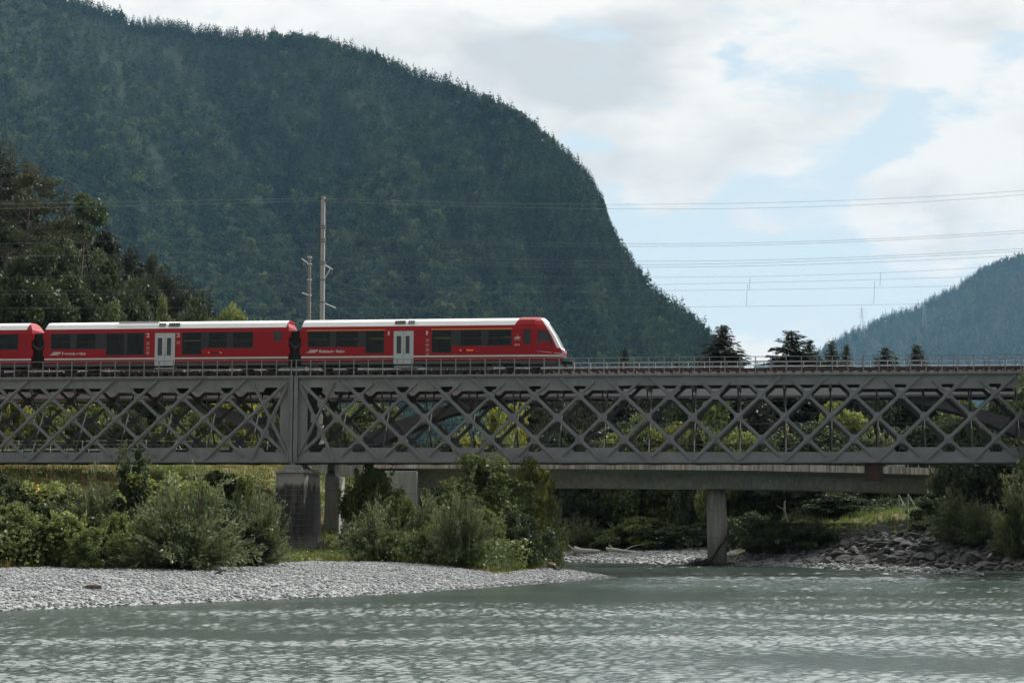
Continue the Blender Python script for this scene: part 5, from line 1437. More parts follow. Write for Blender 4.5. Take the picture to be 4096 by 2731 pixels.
n = 0; placed = []; tries = 0
while n < 210 and tries < 9000:
    tries += 1
    t = rs.rand()*2.999; i = int(t); f = t-i; ax, ay = wl[i]; bx, by = wl[i+1]
    dd = rs.uniform(0, 1)**1.15*10.0*(0.30+.70*abs(math.sin(PI*min(1, t/2.7)))**.7)
    x = ax+(bx-ax)*f+dd*.62; y = ay+(by-ay)*f+dd*.78
    s = rs.uniform(.28, .85)*(1.1 if dd < 4 else 1.0)
    if any((x-a)**2+(y-b)**2 < ((s+c_)*.62)**2 for a, b, c_ in placed): 
        s *= .55
        if any((x-a)**2+(y-b)**2 < ((s+c_)*.55)**2 for a, b, c_ in placed): continue
    placed.append((x, y, s)); n += 1
    boulder(RM[rs.randint(6)], (x, y, gz(x, y)+s*.12), s*rs.uniform(.9, 1.6), s*rs.uniform(.7, 1.1), s*rs.uniform(.55, .9), rs.uniform(0, 6.28),
            'grey angular boulder in the stone bank at the right shore', 'boulders of the right stone bank', rs.uniform(-.25, .25))
for dx, dy, s, me, lab in ((1232, 1279, .95, RM[1], 'dark pointed boulder leaning at the tip of the left gravel bar'), (1212, 1276, .7, RM[3], 'dark boulder left of the pointed one at the tip of the gravel bar'),
        (1192, 1286, .72, RT, 'tan rounded boulder on the gravel below the tallest tree of the point'), (1126, 1280, .42, RM[2], 'small dark boulder at the left of the tan one'),
        (1262, 1300, .45, RT, 'reddish flat boulder at the waterline of the gravel bar tip'), (1250, 1293, .5, RM[4], 'grey boulder just above the reddish flat one'), (1277, 1305, .3, RM[5], 'small wet boulder farthest out at the gravel bar tip'),
        (1240, 1290, .42, RT, 'small tan boulder under the dark pointed one')):
    p = on_ground(dx, dy+4)
    boulder(me, (p.x, p.y, max(gz(p.x, p.y), -.1)+s*.3), s*1.25, s*.9, s*.8, dx*.37, lab)
# driftwood
p = on_ground(212, 1352)
o = MB().tube([(-.45, .05, .06), (-.1, 0, .10), (.2, -.02, .08), (.42, 0, .10)], [.05, .11, .12, .08], 7).build('drift_plank', simple('brown_wood', (.10, .07, .05), .9, 0, .3, 6)); o.location = p; o.rotation_euler = (0, 0, -.1)
tag(o, 'short brown drift plank lying on the left gravel bar', 'driftwood')
p = on_ground(503, 1320)
o = MB().tube([(-.25, 0, .03), (0, 0, .16), (.18, .05, .2)], [.03, .06, .03], 6).tube([(0, 0, .1), (.22, 0, .05)], [.05, .02], 6).build('drift_branch', 'driftdark'); o.location = p
tag(o, 'small dark branch stump on the gravel below the willows', 'driftwood')
p = on_ground(1372, 1272); lg = empty('drift_log', Matrix.Translation(p), 'white weathered drift log lying on the far gravel beach', 'driftwood')
MB().tube([(-2.3, .2, .4), (-1.6, .1, .32), (-.6, 0, .3), (.3, -.1, .28)], [.42, .26, .22, .14], 9).build('log', 'drift', lg, True)
mb = MB()
for i in range(9):
    a = i*.7; mb.tube([(-2.3, .2, .4), (-2.7-.2*math.cos(a*2), .2+.5*math.sin(a), .4+.5*math.cos(a))], [.12, .04], 5)
mb.build('root_plate', 'drift', lg)
p = on_ground(1420, 1272); lg = empty('drift_log', Matrix.Translation(p), 'thin pale curved drift log right of the thick white one', 'driftwood')
MB().tube([(-1.2, .2, .55), (-.3, 0, .42), (1.2, -.1, .22), (2.9, -.2, .08)], [.14, .18, .14, .05], 8).build('log', 'drift', lg, True)
MB().tube([(-.3, 0, .42), (-.9, .3, .9), (-.7, .3, 1.3)], [.06, .04, .02], 5).tube([(.4, 0, .3), (1.5, .3, .8), (2.6, .4, 1.0)], [.05, .04, .02], 5).build('broken_branch', 'drift', lg)
def twigpile(p, w, h, n, label, seed):
    rs = np.random.RandomState(seed); r = empty('driftwood_pile', Matrix.Translation(p), label, 'driftwood')
    mb = MB()
    for i in range(n):
        x = rs.normal()*w*.33; z = abs(rs.normal())*h*.3*max(.15, 1-abs(x)/w); a = rs.uniform(0, PI); l = rs.uniform(.3, 1.2)*w*.35; el = rs.uniform(-.2, .7)
        d = Vector((math.cos(a)*math.cos(el), math.sin(a)*math.cos(el)*.6, math.sin(el)))*l
        q = Vector((x, rs.normal()*.35, z)); m_ = q+d*.5+Vector(rs.normal(size=3))*.06
        mb.tube([q, m_, q+d], [.035, .026, .01], 4)
    mb.build('tangled_branches', 'driftdark', r); return r
twigpile((pX-1.35, 176.6, .0), 2.0, 1.1, 230, 'dark tangled heap of branches washed against the left foot of the round pier', 3)
twigpile((pX+2.3, 176.3, -.02), 1.4, .55, 80, 'smaller heap of dark branches in the water right of the round pier', 5)
br = empty('leaning_branch', Matrix.Translation((pX, 176.6, 0)), 'long dark branch leaning diagonally across the round pier', 'driftwood')
MB().tube([(-.75, -.15, .3), (-.3, -.12, 1.0), (.15, -.1, 1.7), (.55, -.05, 2.1), (.85, .1, 2.75), (.98, .3, 3.1)], [.05, .09, .10, .09, .10, .05], 8).build('branch', 'driftdark', br, True)
MB().tube([(.3, -.3, .12), (1.2, -.4, .22), (2.3, -.6, .1), (3.2, -.7, -.02)], [.06, .09, .08, .04], 7).build('floating_limb', 'driftdark', br, True)
lg = empty('drift_log', None, 'thin grey dead trunk lying down the grassy bank at the right edge', 'driftwood')
a = on_ground(2262, 1300); b = pt(2318, 1247, a.y+4)
MB().tube([a+Vector((0, 0, .2)), a.lerp(b, .25)+Vector((0, 0, .5)), a.lerp(b, .6)+Vector((0, 0, .3)), b], [.07, .11, .10, .07], 7).build('log', 'drift', lg, True)
MB().tube([a.lerp(b, .25)+Vector((0, 0, .5)), a.lerp(b, .2)+Vector((.5, 0, .1))], [.05, .02], 5).build('broken_branch', 'drift', lg)

# ------------------------------------------------------------------ fences and rails on the banks
def fence(pts, hh, sp, label, wires, mat='galv', braces=(), name='wire_fence', cat='fence', r=.03):
    rt = empty(name, None, label, cat)
    seg = []
    for (ax, ay), (bx, by) in zip(pts[:-1], pts[1:]):
        n = max(1, int(math.hypot(bx-ax, by-ay)/sp))
        seg += [(ax+(bx-ax)*i/n, ay+(by-ay)*i/n) for i in range(n)]
    seg.append(pts[-1])
    P = [Vector((x, y, gz(x, y))) for x, y in seg]
    pm = MB().tube([(0, 0, -.3), (0, 0, hh)], r, 6).mesh('post', mat)
    for p in P:
        o = link_mesh('post', pm, rt); o.location = p
    for w in wires:
        MB().tube([p+Vector((0, 0, w)) for p in P], r*.75 if len(wires) < 4 else .012, 5).build('rail' if len(wires) < 4 else 'wire', mat, rt)
    for i, s_ in braces:
        p = P[i % len(P)]; MB().tube([p+Vector((0, 0, hh*.95)), p+Vector((s_*1.3, -.3, -.1))], r*.9, 6).build('brace', mat, rt)
    return rt
fence([(-52, 180), (-34, 179.5), (-15, 179)], .95, 2.0, 'two bar galvanised guard rail along the embankment road behind the lattice', (.9, .5), name='guard_rail', cat='guard rail')
fence([(-52, 187), (-34, 186), (-17, 185)], 2.0, 2.6, 'tall wire fence with braced posts behind the guard rail on the left embankment', (.4, .8, 1.2, 1.6, 1.95), braces=((7, 1), (7, -1), (9, 1), (9, -1), (10, 1), (13, 1)))
p1_ = on_ground(2062, 1222); p2_ = on_ground(2086, 1222)
for dx, lab in ((2066, 'pale braced metal post in the grassy clearing, left of two'), (2087, 'pale braced metal post in the grassy clearing, right of two')):
    p = pt(dx, 1217, 184); z = gz(p.x, p.y); t_ = empty('braced_post', Matrix.Translation((p.x, p.y, z)), lab, 'post')
    MB().tube([(0, 0, -.2), (0, 0, 1.9)], .045, 8).build('upright', 'galv', t_); MB().tube([(0, 0, 1.85), (.95, -.2, 0)], .04, 8).build('brace', 'galv', t_)
pp = pt(2038, 1222, 178)
o = MB().box(-1.2, 1.2, -1.5, 1.5, -.1, .06).build('concrete_path', 'conclt'); o.location = (pp.x, pp.y, gz(pp.x, pp.y)); tag(o, kind='structure')

# ------------------------------------------------------------------ masts and wires
VW = 42
def mast(dx, dtop, w, mat, label, arms):
    top = BM @ lb(dx, dtop, VW); z0 = gz(top.x, top.y)-.3; h = top.z-z0
    r = empty('power_mast', Matrix.Translation((top.x, top.y, z0)) @ Matrix.Rotation(-A, 4, 'Z'), label, 'mast', 'masts behind the train')
    frustum(MB(), (-w*.56, w*.56, -w*.5, w*.5), (-w*.44, w*.44, -w*.4, w*.4), 0, h).build('shaft', mat, r, bevel=.03)
    Z = lambda dy: (BM @ lb(dx, dy, VW)).z-z0
    S_ = (4593.7/ (top.y))
    for kind, x0, y0, x1, y1 in arms:
        a = Vector(((x0-dx)/S_, 0, Z(y0))); b = Vector(((x1-dx)/S_, 0, Z(y1)))
        if kind == 'arm': MB().tube([a, b], .055, 8).build('bracket_arm', 'galv', r)
        elif kind == 'stay': MB().tube([a, b], .03, 6).build('bracket_stay', 'wirepale', r)
        elif kind == 'ins':
            mb = MB(); n = 7
            for i in range(n):
                q = a.lerp(b, (i+.5)/n); mb.tube([q-Vector((0, 0, .05)), q+Vector((0, 0, .05))], [.10 if 1 < i < 5 else .05, .06], 8)
            mb.tube([a, b], .025, 6); mb.build('insulator', 'insul', r)
        elif kind == 'band':
            MB().box(-w*.62, w*.62, -w*.58, w*.58, a.z-.05, a.z+.05).build('clamp_band', 'galv' if mat == 'mast2' else 'deck', r)
        elif kind == 'knob':
            MB().tube([a, b], [.14, .2], 10).build('insulator', 'insul', r)
    return r
def z5(x, y): return ((900+x*.3826)/K, (700+y*.3826)/K)
def arms(l): return [(k, *z5(a, b), *z5(c_, d)) for k, a, b, c_, d in l]
mast(742.5, 452, .41, 'mast', 'tall pale concrete mast with white bracket arms behind the front railcar', arms([
    ('knob', 995, 238, 1022, 252), ('knob', 1045, 262, 1068, 270), ('band', 1030, 535, 1030, 535), ('band', 1030, 560, 0, 560), ('band', 1030, 676, 0, 676), ('band', 1030, 702, 0, 702), ('band', 1030, 910, 0, 910), ('band', 1030, 935, 0, 935), ('band', 1030, 1097, 0, 1097), ('band', 1030, 1330, 0, 1330),
    ('arm', 1015, 540, 995, 540), ('ins', 993, 545, 987, 622), ('arm', 1015, 682, 998, 682), ('ins', 998, 688, 990, 765),
    ('arm', 1050, 940, 1138, 990), ('arm', 1110, 982, 1056, 1075), ('ins', 1125, 990, 1122, 1045), ('arm', 1060, 1345, 1172, 1391)]))
mast(711, 586, .32, 'mast2', 'shorter brown concrete mast left of the tall pale one', arms([
    ('band', 880, 860, 0, 860), ('band', 880, 931, 0, 931), ('band', 880, 1095, 0, 1095), ('band', 880, 1255, 0, 1255),
    ('arm', 880, 928, 800, 875), ('stay', 826, 892, 880, 1092), ('ins', 812, 882, 812, 968), ('arm', 880, 1255, 808, 1230)]))
WG = 'overhead wires behind the bridge'
def wire(pts, label, mat='wire', r=.013, v=VW, grp=WG):
    """smooth sagging line through picture points"""
    xs = np.array([p[0] for p in pts]); ys = np.array([p[1] for p in pts])
    if len(pts) == 2: f = lambda x: np.interp(x, xs, ys)
    else:
        co = np.polyfit(xs, ys, min(len(pts)-1, 3)); f = lambda x: np.polyval(co, x)
    q = np.linspace(xs[0], xs[-1], 40)
    P = [BM @ lb(x, float(f(x)), v) for x in q]
    o = MB().tube(P, r, 4).build('overhead_wire', mat); tag(o, label, 'wire', grp); return o
RW = [
 ((748, 456), (1421, 469.5), (1750, 466), (2352, 438), 'topmost thin wire right of the tall mast', 'wirepale'),
 ((748, 462), (1421, 480), (1750, 478), (2352, 447), 'second wire from the top right of the tall mast', 'wirepale'),
 ((748, 540), (1421, 560), (1800, 556), (2352, 529), 'upper wire of the pair at the upper insulator, right of the tall mast', 'wire'),
 ((748, 544), (1421, 566), (1800, 561), (2352, 535), 'lower wire of the pair at the upper insulator, right of the tall mast', 'wire'),
 ((748, 573), (1446, 600), (1800, 596), (2352, 571), 'dark wire at the lower insulator, right of the tall mast', 'wire'),
 ((748, 577), (1452, 608), (1800, 602), (2352, 577), 'thin wire just under the dark one at the lower insulator', 'wire'),
 ((716, 590), (1452, 614), (1800, 609), (2352, 586), 'wire from the top of the brown mast to the right', 'wire'),
]
for a, b, c_, d, lab, m_ in RW: wire([a, b, c_, d], lab, m_)
wire([(0, 469), (370, 462), (738, 455.5)], 'topmost pale wire left of the tall mast', 'wirepale')
wire([(0, 479.5), (370, 471), (738, 461)], 'second pale wire left of the tall mast', 'wirepale')
wire([(-40, 560), (370, 551), (738, 539)], 'wire at the upper insulator left of the tall mast')
wire([(-40, 590), (370, 582), (738, 571)], 'wire at the lower insulator left of the tall mast')
CW = [((-40, 640), (700, 631), (1474, 637), (2352, 607), 'upper catenary carrier wire crossing the whole view'), ((-40, 668), (760, 664), (1487, 654), (2352, 632), 'second catenary carrier wire crossing the whole view'),
      ((-40, 676), (700, 673), (1496, 668), (2352, 653), 'upper contact wire crossing the whole view'), ((-40, 708), (760, 707), (1540, 705), (2352, 693), 'lowest contact wire crossing just above the train roofs')]
for a, b, c_, d, lab in CW: wire([a, b, c_, d], lab, 'wire', .011)
k6 = lambda x, y: (1320.7+.4385*x, 516.8+.4385*y)
for (x, y0, y1), lab in (((918, 273, 335), 'upper dropper near the middle of the sky'), ((1602, 248, 322), 'upper dropper near the right hill'), ((903, 310, 422), 'lower dropper near the middle of the sky'), ((1570, 293, 415), 'lower dropper near the right hill'), ((2320, 262, 403), 'dropper at the right edge')):
    a = k6(x, y0); b = k6(x-5, y1); o = MB().tube([BM @ lb(*a, VW), BM @ lb(*b, VW)], .016, 4).build('wire_dropper', 'wire'); tag(o, lab, 'wire', 'catenary droppers')
for i, (a, b) in enumerate((((112, 398), (1037, 732)), ((240, 492), (960, 735)), ((240, 530), (860, 735)))):
    wire([a, ((a[0]+b[0])/2, (a[1]+b[1])/2+12), b], ('upper', 'middle', 'lower')[i]+' of three faint pale power lines sloping down across the mountain', 'wirepale', .018, 240, 'faint power lines on the mountain')

# ------------------------------------------------------------------ mountains with forest
def mountain(name, ridge, xr, Yr, base, Yb, zb, nu, nv, seed, rough, bulge=1.0):
    dxs = np.linspace(xr[0], xr[1], nu)
    ry = np.interp(dxs, [r[0] for r in ridge], [r[1] for r in ridge])
    R_ = np.array([pt(x, y, float(np.interp(x, *Yr))) for x, y in zip(dxs, ry)])
    B_ = np.array([(lambda q: (q.x, q.y, zb))(pt(x, 1000, float(np.interp(x, *Yb)))) for x in dxs])
    rs = np.random.RandomState(seed); ph = rs.uniform(0, 6, 8)
    vs = np.linspace(0, 1, nv); P = np.zeros((nv+8, nu, 3))
    for j, v in enumerate(vs):
        p = B_+(R_-B_)*v
        p[:, 2] = zb+(R_[:, 2]-zb)*v**bulge
        e = math.sin(PI*v)
        u = dxs/300.
        n_ = np.sin(u*3.1+ph[0]+v*3)+.7*np.sin(u*6.3+ph[1]-v*7)+.45*np.sin(u*9+ph[2]+v*14)+.35*np.sin(u*14+ph[3]-v*23)+.2*np.sin(u*21+v*37)
        p[:, 1] += rough*n_*e*2.2; p[:, 2] += rough*.35*n_*e
        P[j] = p
    for k in range(8):
        p = R_.copy(); t = (k+1)/8; p[:, 1] += 1300*t; p[:, 0] *= (p[:, 1]/R_[:, 1]); p[:, 2] = zb+(R_[:, 2]-zb)*(1-t)**1.2; P[nv+k] = p
    i = np.arange((nv+8)*nu).reshape(nv+8, nu)
    Fq = np.stack([i[:-1, :-1], i[:-1, 1:], i[1:, 1:], i[1:, :-1]], -1).reshape(-1, 4)
    me = mesh_np(name, P.reshape(-1, 3), Fq, ['hill'], None, True); tag(link_mesh(name, me), kind='structure')
    return P[:nv]
def hillmat():
    m, nt, b = new_mat('hill_undergrowth')
    co = coords(nt, 'Object', (.01, .01, .01)); n = noise(nt, co, 1.0, 6, .6); n2 = noise(nt, co, 6, 5, .6)
    col = ramp(nt, n2, [(.3, (.010, .018, .011)), (.7, (.026, .036, .018))])
    r = nt.nodes.new('ShaderNodeMapRange'); nt.links.new(n, r.inputs[0]); r.inputs[1].default_value = .66; r.inputs[2].default_value = .74
    nt.links.new(mixc(nt, r.outputs[0], col, (.08, .078, .075)), b.inputs['Base Color']); b.inputs['Roughness'].default_value = .95; b.inputs['Specular IOR Level'].default_value = .1
    bump(nt, b, n2, 1, 6)
    M['hill'] = m
hillmat()
def tpl_conifer(rs):
    C, A_, S_ = [], [], []
    for i in range(46):
        z = rs.rand()**.9; r = (1-z)**.85*.20*rs.uniform(.5, 1.1); th = rs.uniform(0, 6.28)
        C.append((r*math.cos(th), r*math.sin(th), .06+z*.94)); A_.append((math.cos(th), math.sin(th), -.55+.9*z*z)); S_.append(.17*(1-z)+.06)
    return np.array(C), np.array(A_), np.array(S_), .42
def tpl_broad(rs):
    d = unit(rs.normal(size=(58, 3))); r = rs.uniform(.55, 1, (58, 1))
    lob = 1+.25*np.sin(3*np.arctan2(d[:, 1], d[:, 0])+rs.uniform(0, 6))[:, None]
    C = d*r*lob*np.array([.30, .30, .34])+np.array([0, 0, .58]); return C, rs.normal(size=(58, 3)), np.full(58, .2), .9
def forest(name, P, n, seed, hr, broad, xwin, skew=1.0):
    rs = np.random.RandomState(seed); nv, nu, _ = P.shape
    el = (P[..., 2]-HC)/P[..., 1]
    u = rs.uniform(xwin[0], xwin[1], n)*(nu-1.001); ui = u.astype(int); uf = u-ui
    tgt = rs.rand(n)**skew; tp = int(n*.07); tgt[:tp] = 1-rs.rand(tp)*.012
    v = np.zeros(n)
    for k in range(n):
        c_ = np.maximum.accumulate(el[:, ui[k]]); e0 = c_[0]; v[k] = np.interp(e0+(c_[-1]-e0)*tgt[k], c_, np.arange(nv))
    v = np.clip(v, 0, nv-1.001); vi = v.astype(int); vf = v-vi
    g = lambda a, b: P[vi+a, ui+b]
    pos = (g(0, 0)*((1-uf)*(1-vf))[:, None]+g(0, 1)*(uf*(1-vf))[:, None]+g(1, 0)*((1-uf)*vf)[:, None]+g(1, 1)*(uf*vf)[:, None])
    pb_ = np.interp(v/(nv-1), [0, .35, .6, 1], broad)+.3*np.sin(pos[:, 0]*.008+1)*np.sin(pos[:, 1]*.006)
    isb = rs.rand(n) < pb_
    H = rs.uniform(*hr, n)*np.where(isb, .85, 1.1)*np.where(rs.rand(n) < .06, 1.3, 1)
    VV, TT = [], []
    T = [tpl_conifer(rs) for _ in range(7)]+[tpl_broad(rs) for _ in range(7)]
    pick = np.where(isb, 7+rs.randint(0, 7, n), rs.randint(0, 7, n))
    shade = np.clip(.34+rs.normal(size=n)*.19+np.where(isb, .20, -.06)+.09*wob(pos[:, 0]+.4*pos[:, 1], pos[:, 2]*2.2, .006)+.10*wob(pos[:, 0], pos[:, 2]*2, .02), 0, 1)
    for k in range(14):
        idx = np.where(pick == k)[0]
        if len(idx) == 0: continue
        C, A_, S_, asp = T[k]; m = len(C)
        r = rs.uniform(0, 6.28, len(idx)); ca, sa = np.cos(r)[:, None], np.sin(r)[:, None]
        rot = lambda Q: np.stack([Q[None, :, 0]*ca-Q[None, :, 1]*sa, Q[None, :, 0]*sa+Q[None, :, 1]*ca, np.repeat(Q[None, :, 2], len(idx), 0)], -1)
        wd = np.stack([rs.uniform(.8, 1.25, len(idx))]*2+[np.ones(len(idx))], -1)[:, None]
        h = H[idx][:, None, None]
        Cw = rot(C)*h*wd+(pos[idx]-np.array([0, 0, 1.0]))[:, None]; Aw = rot(unit(A_))
        V, _f = leafquads(Cw.reshape(-1, 3), Aw.reshape(-1, 3), (np.repeat(h[:, 0], m, 1)*S_[None]).reshape(-1, 1), asp, rs)
        VV.append(V); TT.append((shade[idx][:, None]+rs.normal(size=(len(idx), m))*.09).ravel())
    V = np.concatenate(VV); Tn = np.concatenate(TT)
    tag(link_mesh(name, mesh_np(name, V, np.arange(len(V)).reshape(-1, 4), ['forest'], Tn)), kind='stuff')
RL = [(-500, -260), (-200, -160), (0, -50), (120, 5), (210, 22), (262, 42), (300, 62), (350, 66), (440, 76), (540, 92), (640, 98), (720, 100), (780, 116), (870, 146), (950, 181), (1060, 222), (1150, 257), (1220, 301), (1280, 354), (1330, 404), (1365, 444), (1385, 490), (1400, 540), (1420, 582), (1450, 622), (1475, 662), (1510, 700), (1560, 735), (1600, 768), (1625, 795), (1660, 842), (1740, 920), (1850, 1040), (1950, 1150)]
PL = mountain('mountain', RL, (-420, 1940), ([-500, 300, 900, 1300, 1660, 1950], [4300, 4200, 3700, 3100, 2500, 2200]), 0, ([-500, 600, 1400, 1950], [2000, 2100, 2000, 1900]), 5, 200, 60, 4, 26, 1.15)
forest('mountain_forest', PL, 23000, 5, (18, 30), (.75, .6, .3, .08), (.12, .93), .9)
RR = [(1500, 1100), (1660, 930), (1740, 850), (1800, 838), (1885, 812), (1935, 782), (2000, 752), (2060, 727), (2100, 716), (2150, 690), (2210, 660), (2250, 630), (2300, 608), (2352, 595), (2500, 540), (2800, 430)]
PR = mountain('far_mountain', RR, (1560, 2760), ([1500, 1900, 2400, 2800], [10200, 10000, 9600, 9200]), 0, ([1500, 2800], [7000, 6500]), 5, 120, 40, 9, 30, 1.05)
forest('far_forest', PR, 11000, 6, (26, 44), (.3, .2, .1, .05), (.12, .75), .8)
# lattice pylons on the far ridge
def pylon(dx, dtop, dbase, Y, label):
    b = pt(dx, dbase, Y); t = pt(dx, dtop, Y); h = t.z-b.z
    r = empty('lattice_pylon', Matrix.Translation(b), label, 'pylon', 'pylons on the far ridge')
    w = h*.10; mb = MB()
    for sx in (-1, 1):
        for sy in (-1, 1): mb.tube([(sx*w, sy*w, -15), (sx*w*.3, sy*w*.3, h*.6), (0, 0, h)], [.45, .4, .3], 4)
    for i in range(9):
        f = i/9; g2 = (i+1)/9; w0 = w*(1-f*.95)+.3; w1 = w*(1-g2*.95)+.3
        mb.tube([(-w0, -w0, h*f), (w1, -w1, h*g2)], .25, 3); mb.tube([(w0, -w0, h*f), (-w1, -w1, h*g2)], .25, 3)
    mb.build('tower', 'mast', r)
    for f, l in ((.62, .16), (.76, .20), (.9, .13)):
        MB().tube([(-l*h, 0, h*f), (0, 0, h*(f+.035)), (l*h, 0, h*f)], .35, 4).tube([(-l*h, 0, h*f), (l*h, 0, h*f)], .3, 4).build('cross_arm', 'mast', r)
pylon(1980, 704, 766, 8600, 'thin lattice pylon against the sky on the slope of the far blue hill')
pylon(2123, 692, 742, 8300, 'faint lattice pylon in front of the far blue hill')

# ------------------------------------------------------------------ air
hz = MB().box(-7000, 7000, -400, 9800, -3.2, 2300).build('haze', None) if False else None
def haze():
    m = bpy.data.materials.new('haze_air'); m.use_nodes = True; nt = m.node_tree
    nt.nodes.remove(nt.nodes['Principled BSDF'])
    v = nt.nodes.new('ShaderNodeVolumePrincipled'); v.inputs['Color'].default_value = (.36, .68, 1, 1); v.inputs['Density'].default_value = HAZE
    v.inputs['Anisotropy'].default_value = 0
    nt.links.new(v.outputs[0], nt.nodes['Material Output'].inputs['Volume'])
    o = MB().box(-9000, 9000, -400, 11600, -4, 1650).build('haze', m); tag(o, kind='stuff')
HAZE = .000024
haze()

# ------------------------------------------------------------------ sky and sun
SUN_EL, SUN_AZ = rad(46), rad(52)       # azimuth from +Y towards +X
def sky():
    w = bpy.data.worlds.new('World'); sc.world = w; w.use_nodes = True; nt = w.node_tree; N = nt.nodes; Lk = nt.links
    bg = N['Background']; bg.inputs[1].default_value = .10
    s = N.new('ShaderNodeTexSky'); s.sky_type = 'NISHITA'; s.sun_disc = False; s.sun_elevation = SUN_EL; s.sun_rotation = SUN_AZ
    s.air_density = 1.0; s.dust_density = 1.2; s.ozone_density = 1.5
    tc = N.new('ShaderNodeTexCoord'); sp = N.new('ShaderNodeSeparateXYZ'); Lk.new(tc.outputs['Generated'], sp.inputs[0])
    x, y, z = sp.outputs
    yy = mth(nt, 'MAXIMUM', y, .12)
    u = mth(nt, 'DIVIDE', x, yy); v = mth(nt, 'DIVIDE', z, yy)
    cv = N.new('ShaderNodeCombineXYZ')
    Lk.new(mth(nt, 'MULTIPLY', u, 1.0), cv.inputs[0]); Lk.new(mth(nt, 'MULTIPLY', v, 2.2), cv.inputs[1])
    zc_ = mth(nt, 'MAXIMUM', z, 0); Lk.new(mth(nt, 'MULTIPLY', y, .2), cv.inputs[2])
    na = noise(nt, cv.outputs[0], 17.0, 11, .60)
    nd = noise(nt, cv.outputs[0], 11.0, 8, .55)
    nb2 = noise(nt, cv.outputs[0], 3.4, 4, .5)
    nc = N.new('ShaderNodeTexNoise'); nc.inputs['Scale'].default_value = 14.0; nc.inputs['Detail'].default_value = 9; Lk.new(cv.outputs[0], nc.inputs['Vector'])
    wv = N.new('ShaderNodeVectorMath'); wv.operation = 'MULTIPLY_ADD'; Lk.new(nc.outputs['Color'], wv.inputs[0]); wv.inputs[1].default_value = (.10, .07, 0); wv.inputs[2].default_value = (-.05, -.035, 0)
    sw = N.new('ShaderNodeSeparateXYZ'); Lk.new(wv.outputs[0], sw.inputs[0])
    uw = mth(nt, 'ADD', u, sw.outputs[0]); vw = mth(nt, 'ADD', v, mth(nt, 'MULTIPLY', sw.outputs[1], .8))
    front = mth(nt, 'GREATER_THAN', y, .12)
    def blob(dx, dy, a, b, amp, rot=0):
        u0 = (dx-1176)/4593.7; v0 = (1211.7-dy)/4593.7; a /= 4593.7; b /= 4593.7
        du = mth(nt, 'SUBTRACT', uw, u0); dv = mth(nt, 'SUBTRACT', vw, v0)
        if rot:
            c_, s_ = math.cos(rad(rot)), math.sin(rad(rot))
            du, dv = mth(nt, 'ADD', mth(nt, 'MULTIPLY', du, c_), mth(nt, 'MULTIPLY', dv, s_)), mth(nt, 'SUBTRACT', mth(nt, 'MULTIPLY', dv, c_), mth(nt, 'MULTIPLY', du, s_))
        q = mth(nt, 'ADD', mth(nt, 'POWER', mth(nt, 'ABSOLUTE', mth(nt, 'DIVIDE', du, a)), 2.0), mth(nt, 'POWER', mth(nt, 'ABSOLUTE', mth(nt, 'DIVIDE', dv, b)), 2.0))
        return mth(nt, 'MULTIPLY', mth(nt, 'EXPONENT', mth(nt, 'MULTIPLY', q, -1.0)), amp)
    acc = None
    for bl in BLUE:
        t = blob(*bl); acc = t if acc is None else mth(nt, 'ADD', acc, t)
    acc = mth(nt, 'MULTIPLY', acc, front)
    cl = mth(nt, 'ADD', mth(nt, 'ADD', .72, mth(nt, 'MULTIPLY', mth(nt, 'SUBTRACT', na, .5), 2.3)), mth(nt, 'SUBTRACT', mth(nt, 'MULTIPLY', mth(nt, 'SUBTRACT', nb2, .5), .5), acc))
    mr = N.new('ShaderNodeMapRange'); mr.interpolation_type = 'SMOOTHSTEP'; Lk.new(cl, mr.inputs[0]); mr.inputs[1].default_value = .18; mr.inputs[2].default_value = .66
    gacc = None
    for bl in GREY:
        t = blob(*bl); gacc = t if gacc is None else mth(nt, 'ADD', gacc, t)
    g = mth(nt, 'ADD', mth(nt, 'MULTIPLY', gacc, front), mth(nt, 'MULTIPLY', mth(nt, 'SUBTRACT', nd, .46), 3.0))
    g = mth(nt, 'ADD', g, 0, clamp=True)
    ccol = mixc(nt, g, (10.0, 9.85, 9.5), (6.9, 7.15, 7.25))
    # clouds away from the sun and behind the viewer are dimmer
    dim = N.new('ShaderNodeMapRange'); Lk.new(y, dim.inputs[0]); dim.inputs[1].default_value = -.6; dim.inputs[2].default_value = .5; dim.inputs[3].default_value = AMB; dim.inputs[4].default_value = 1.0
    ccol = mixc(nt, 1.0, ccol, dim.outputs[0], 'MULTIPLY')
    sv = N.new('ShaderNodeVectorMath'); sv.operation = 'DOT_PRODUCT'; Lk.new(tc.outputs['Generated'], sv.inputs[0])
    sv.inputs[1].default_value = (math.sin(SUN_AZ)*math.cos(SUN_EL), math.cos(SUN_AZ)*math.cos(SUN_EL), math.sin(SUN_EL))
    gl = mth(nt, 'MULTIPLY_ADD', mth(nt, 'MAXIMUM', mth(nt, 'SUBTRACT', sv.outputs['Value'], .72), 0), 2.5, 1.0)
    hi = N.new('ShaderNodeMapRange'); hi.interpolation_type = 'SMOOTHSTEP'; Lk.new(z, hi.inputs[0]); hi.inputs[1].default_value = .24; hi.inputs[2].default_value = .44; hi.inputs[3].default_value = 1.0; hi.inputs[4].default_value = 3.1  # extra sky brightness above the frame, added to lift the water reflections
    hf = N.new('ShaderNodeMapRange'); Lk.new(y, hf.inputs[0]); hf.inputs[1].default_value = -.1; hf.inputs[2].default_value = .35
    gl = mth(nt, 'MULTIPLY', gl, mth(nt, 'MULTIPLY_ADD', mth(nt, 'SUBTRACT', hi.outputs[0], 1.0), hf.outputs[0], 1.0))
    ccol = mixc(nt, 1.0, ccol, gl, 'MULTIPLY')
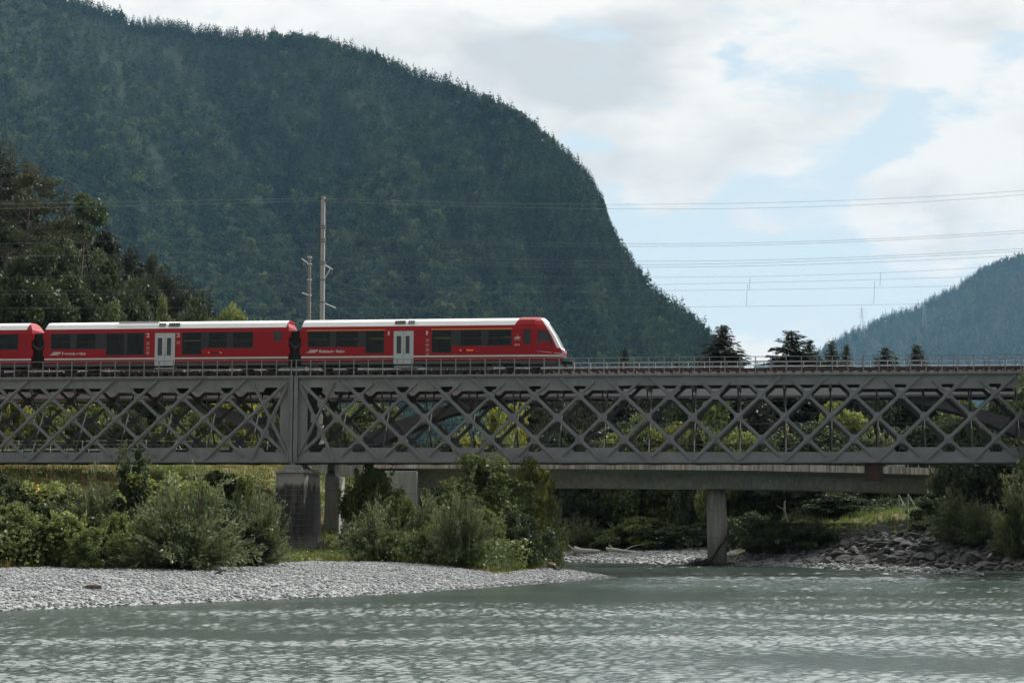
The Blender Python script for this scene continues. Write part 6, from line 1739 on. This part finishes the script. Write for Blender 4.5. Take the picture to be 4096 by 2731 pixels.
    hzf = N.new('ShaderNodeMapRange'); Lk.new(z, hzf.inputs[0]); hzf.inputs[1].default_value = .0; hzf.inputs[2].default_value = .35; hzf.inputs[3].default_value = .97; hzf.inputs[4].default_value = .72
    blue = mixc(nt, hzf.outputs[0], s.outputs[0], (7.9, 9.1, 9.6))
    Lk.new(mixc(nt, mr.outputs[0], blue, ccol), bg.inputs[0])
AMB = .48
BLUE = [(1560, 560, 260, 90, .75), (1850, 640, 420, 120, .75), (2080, 260, 150, 70, .8, 20), (1960, 380, 120, 60, .7, 25), (1700, 660, 300, 110, .5), (1375, 320, 60, 35, .55), (1720, 120, 45, 28, .5), (1900, 185, 120, 26, .5), (1740, 420, 130, 45, .4), (2320, 160, 60, 90, .35), (1560, 470, 160, 40, .35)]
GREY = [(1330, 120, 260, 90, .9), (1100, 190, 180, 90, .5), (1480, 170, 130, 70, .5), (2180, 500, 60, 80, .35), (2230, 570, 160, 40, .4), (2250, 60, 160, 50, .4), (900, 60, 90, 40, .3)]
sky()
sl = bpy.data.lights.new('sun', 'SUN'); sl.energy = 3.6; sl.angle = rad(.6); sl.color = (1, .95, .87)
so = bpy.data.objects.new('sun', sl); COL.objects.link(so)
sd = Vector((math.sin(SUN_AZ)*math.cos(SUN_EL), math.cos(SUN_AZ)*math.cos(SUN_EL), math.sin(SUN_EL)))
so.rotation_euler = sd.to_track_quat('Z', 'Y').to_euler(); so.location = (0, 0, 60)

# ------------------------------------------------------------------ camera and render settings
cam = bpy.data.cameras.new('camera'); co_ = bpy.data.objects.new('camera', cam); COL.objects.link(co_)
cam.sensor_width = 36; cam.lens = F/4096*36; cam.clip_start = .5; cam.clip_end = 30000
co_.location = (0, 0, HC); co_.rotation_euler = (PI/2+PITCH, 0, 0)
sc.camera = co_
sc.render.engine = 'CYCLES'
cy = sc.cycles
cy.max_bounces = 6; cy.diffuse_bounces = 2; cy.glossy_bounces = 3; cy.transmission_bounces = 4; cy.transparent_max_bounces = 12; cy.volume_bounces = 0
cy.caustics_reflective = False; cy.caustics_refractive = False
sc.view_settings.view_transform = 'Standard'; sc.view_settings.look = 'None'; sc.view_settings.gamma = 1; sc.view_settings.exposure = 0
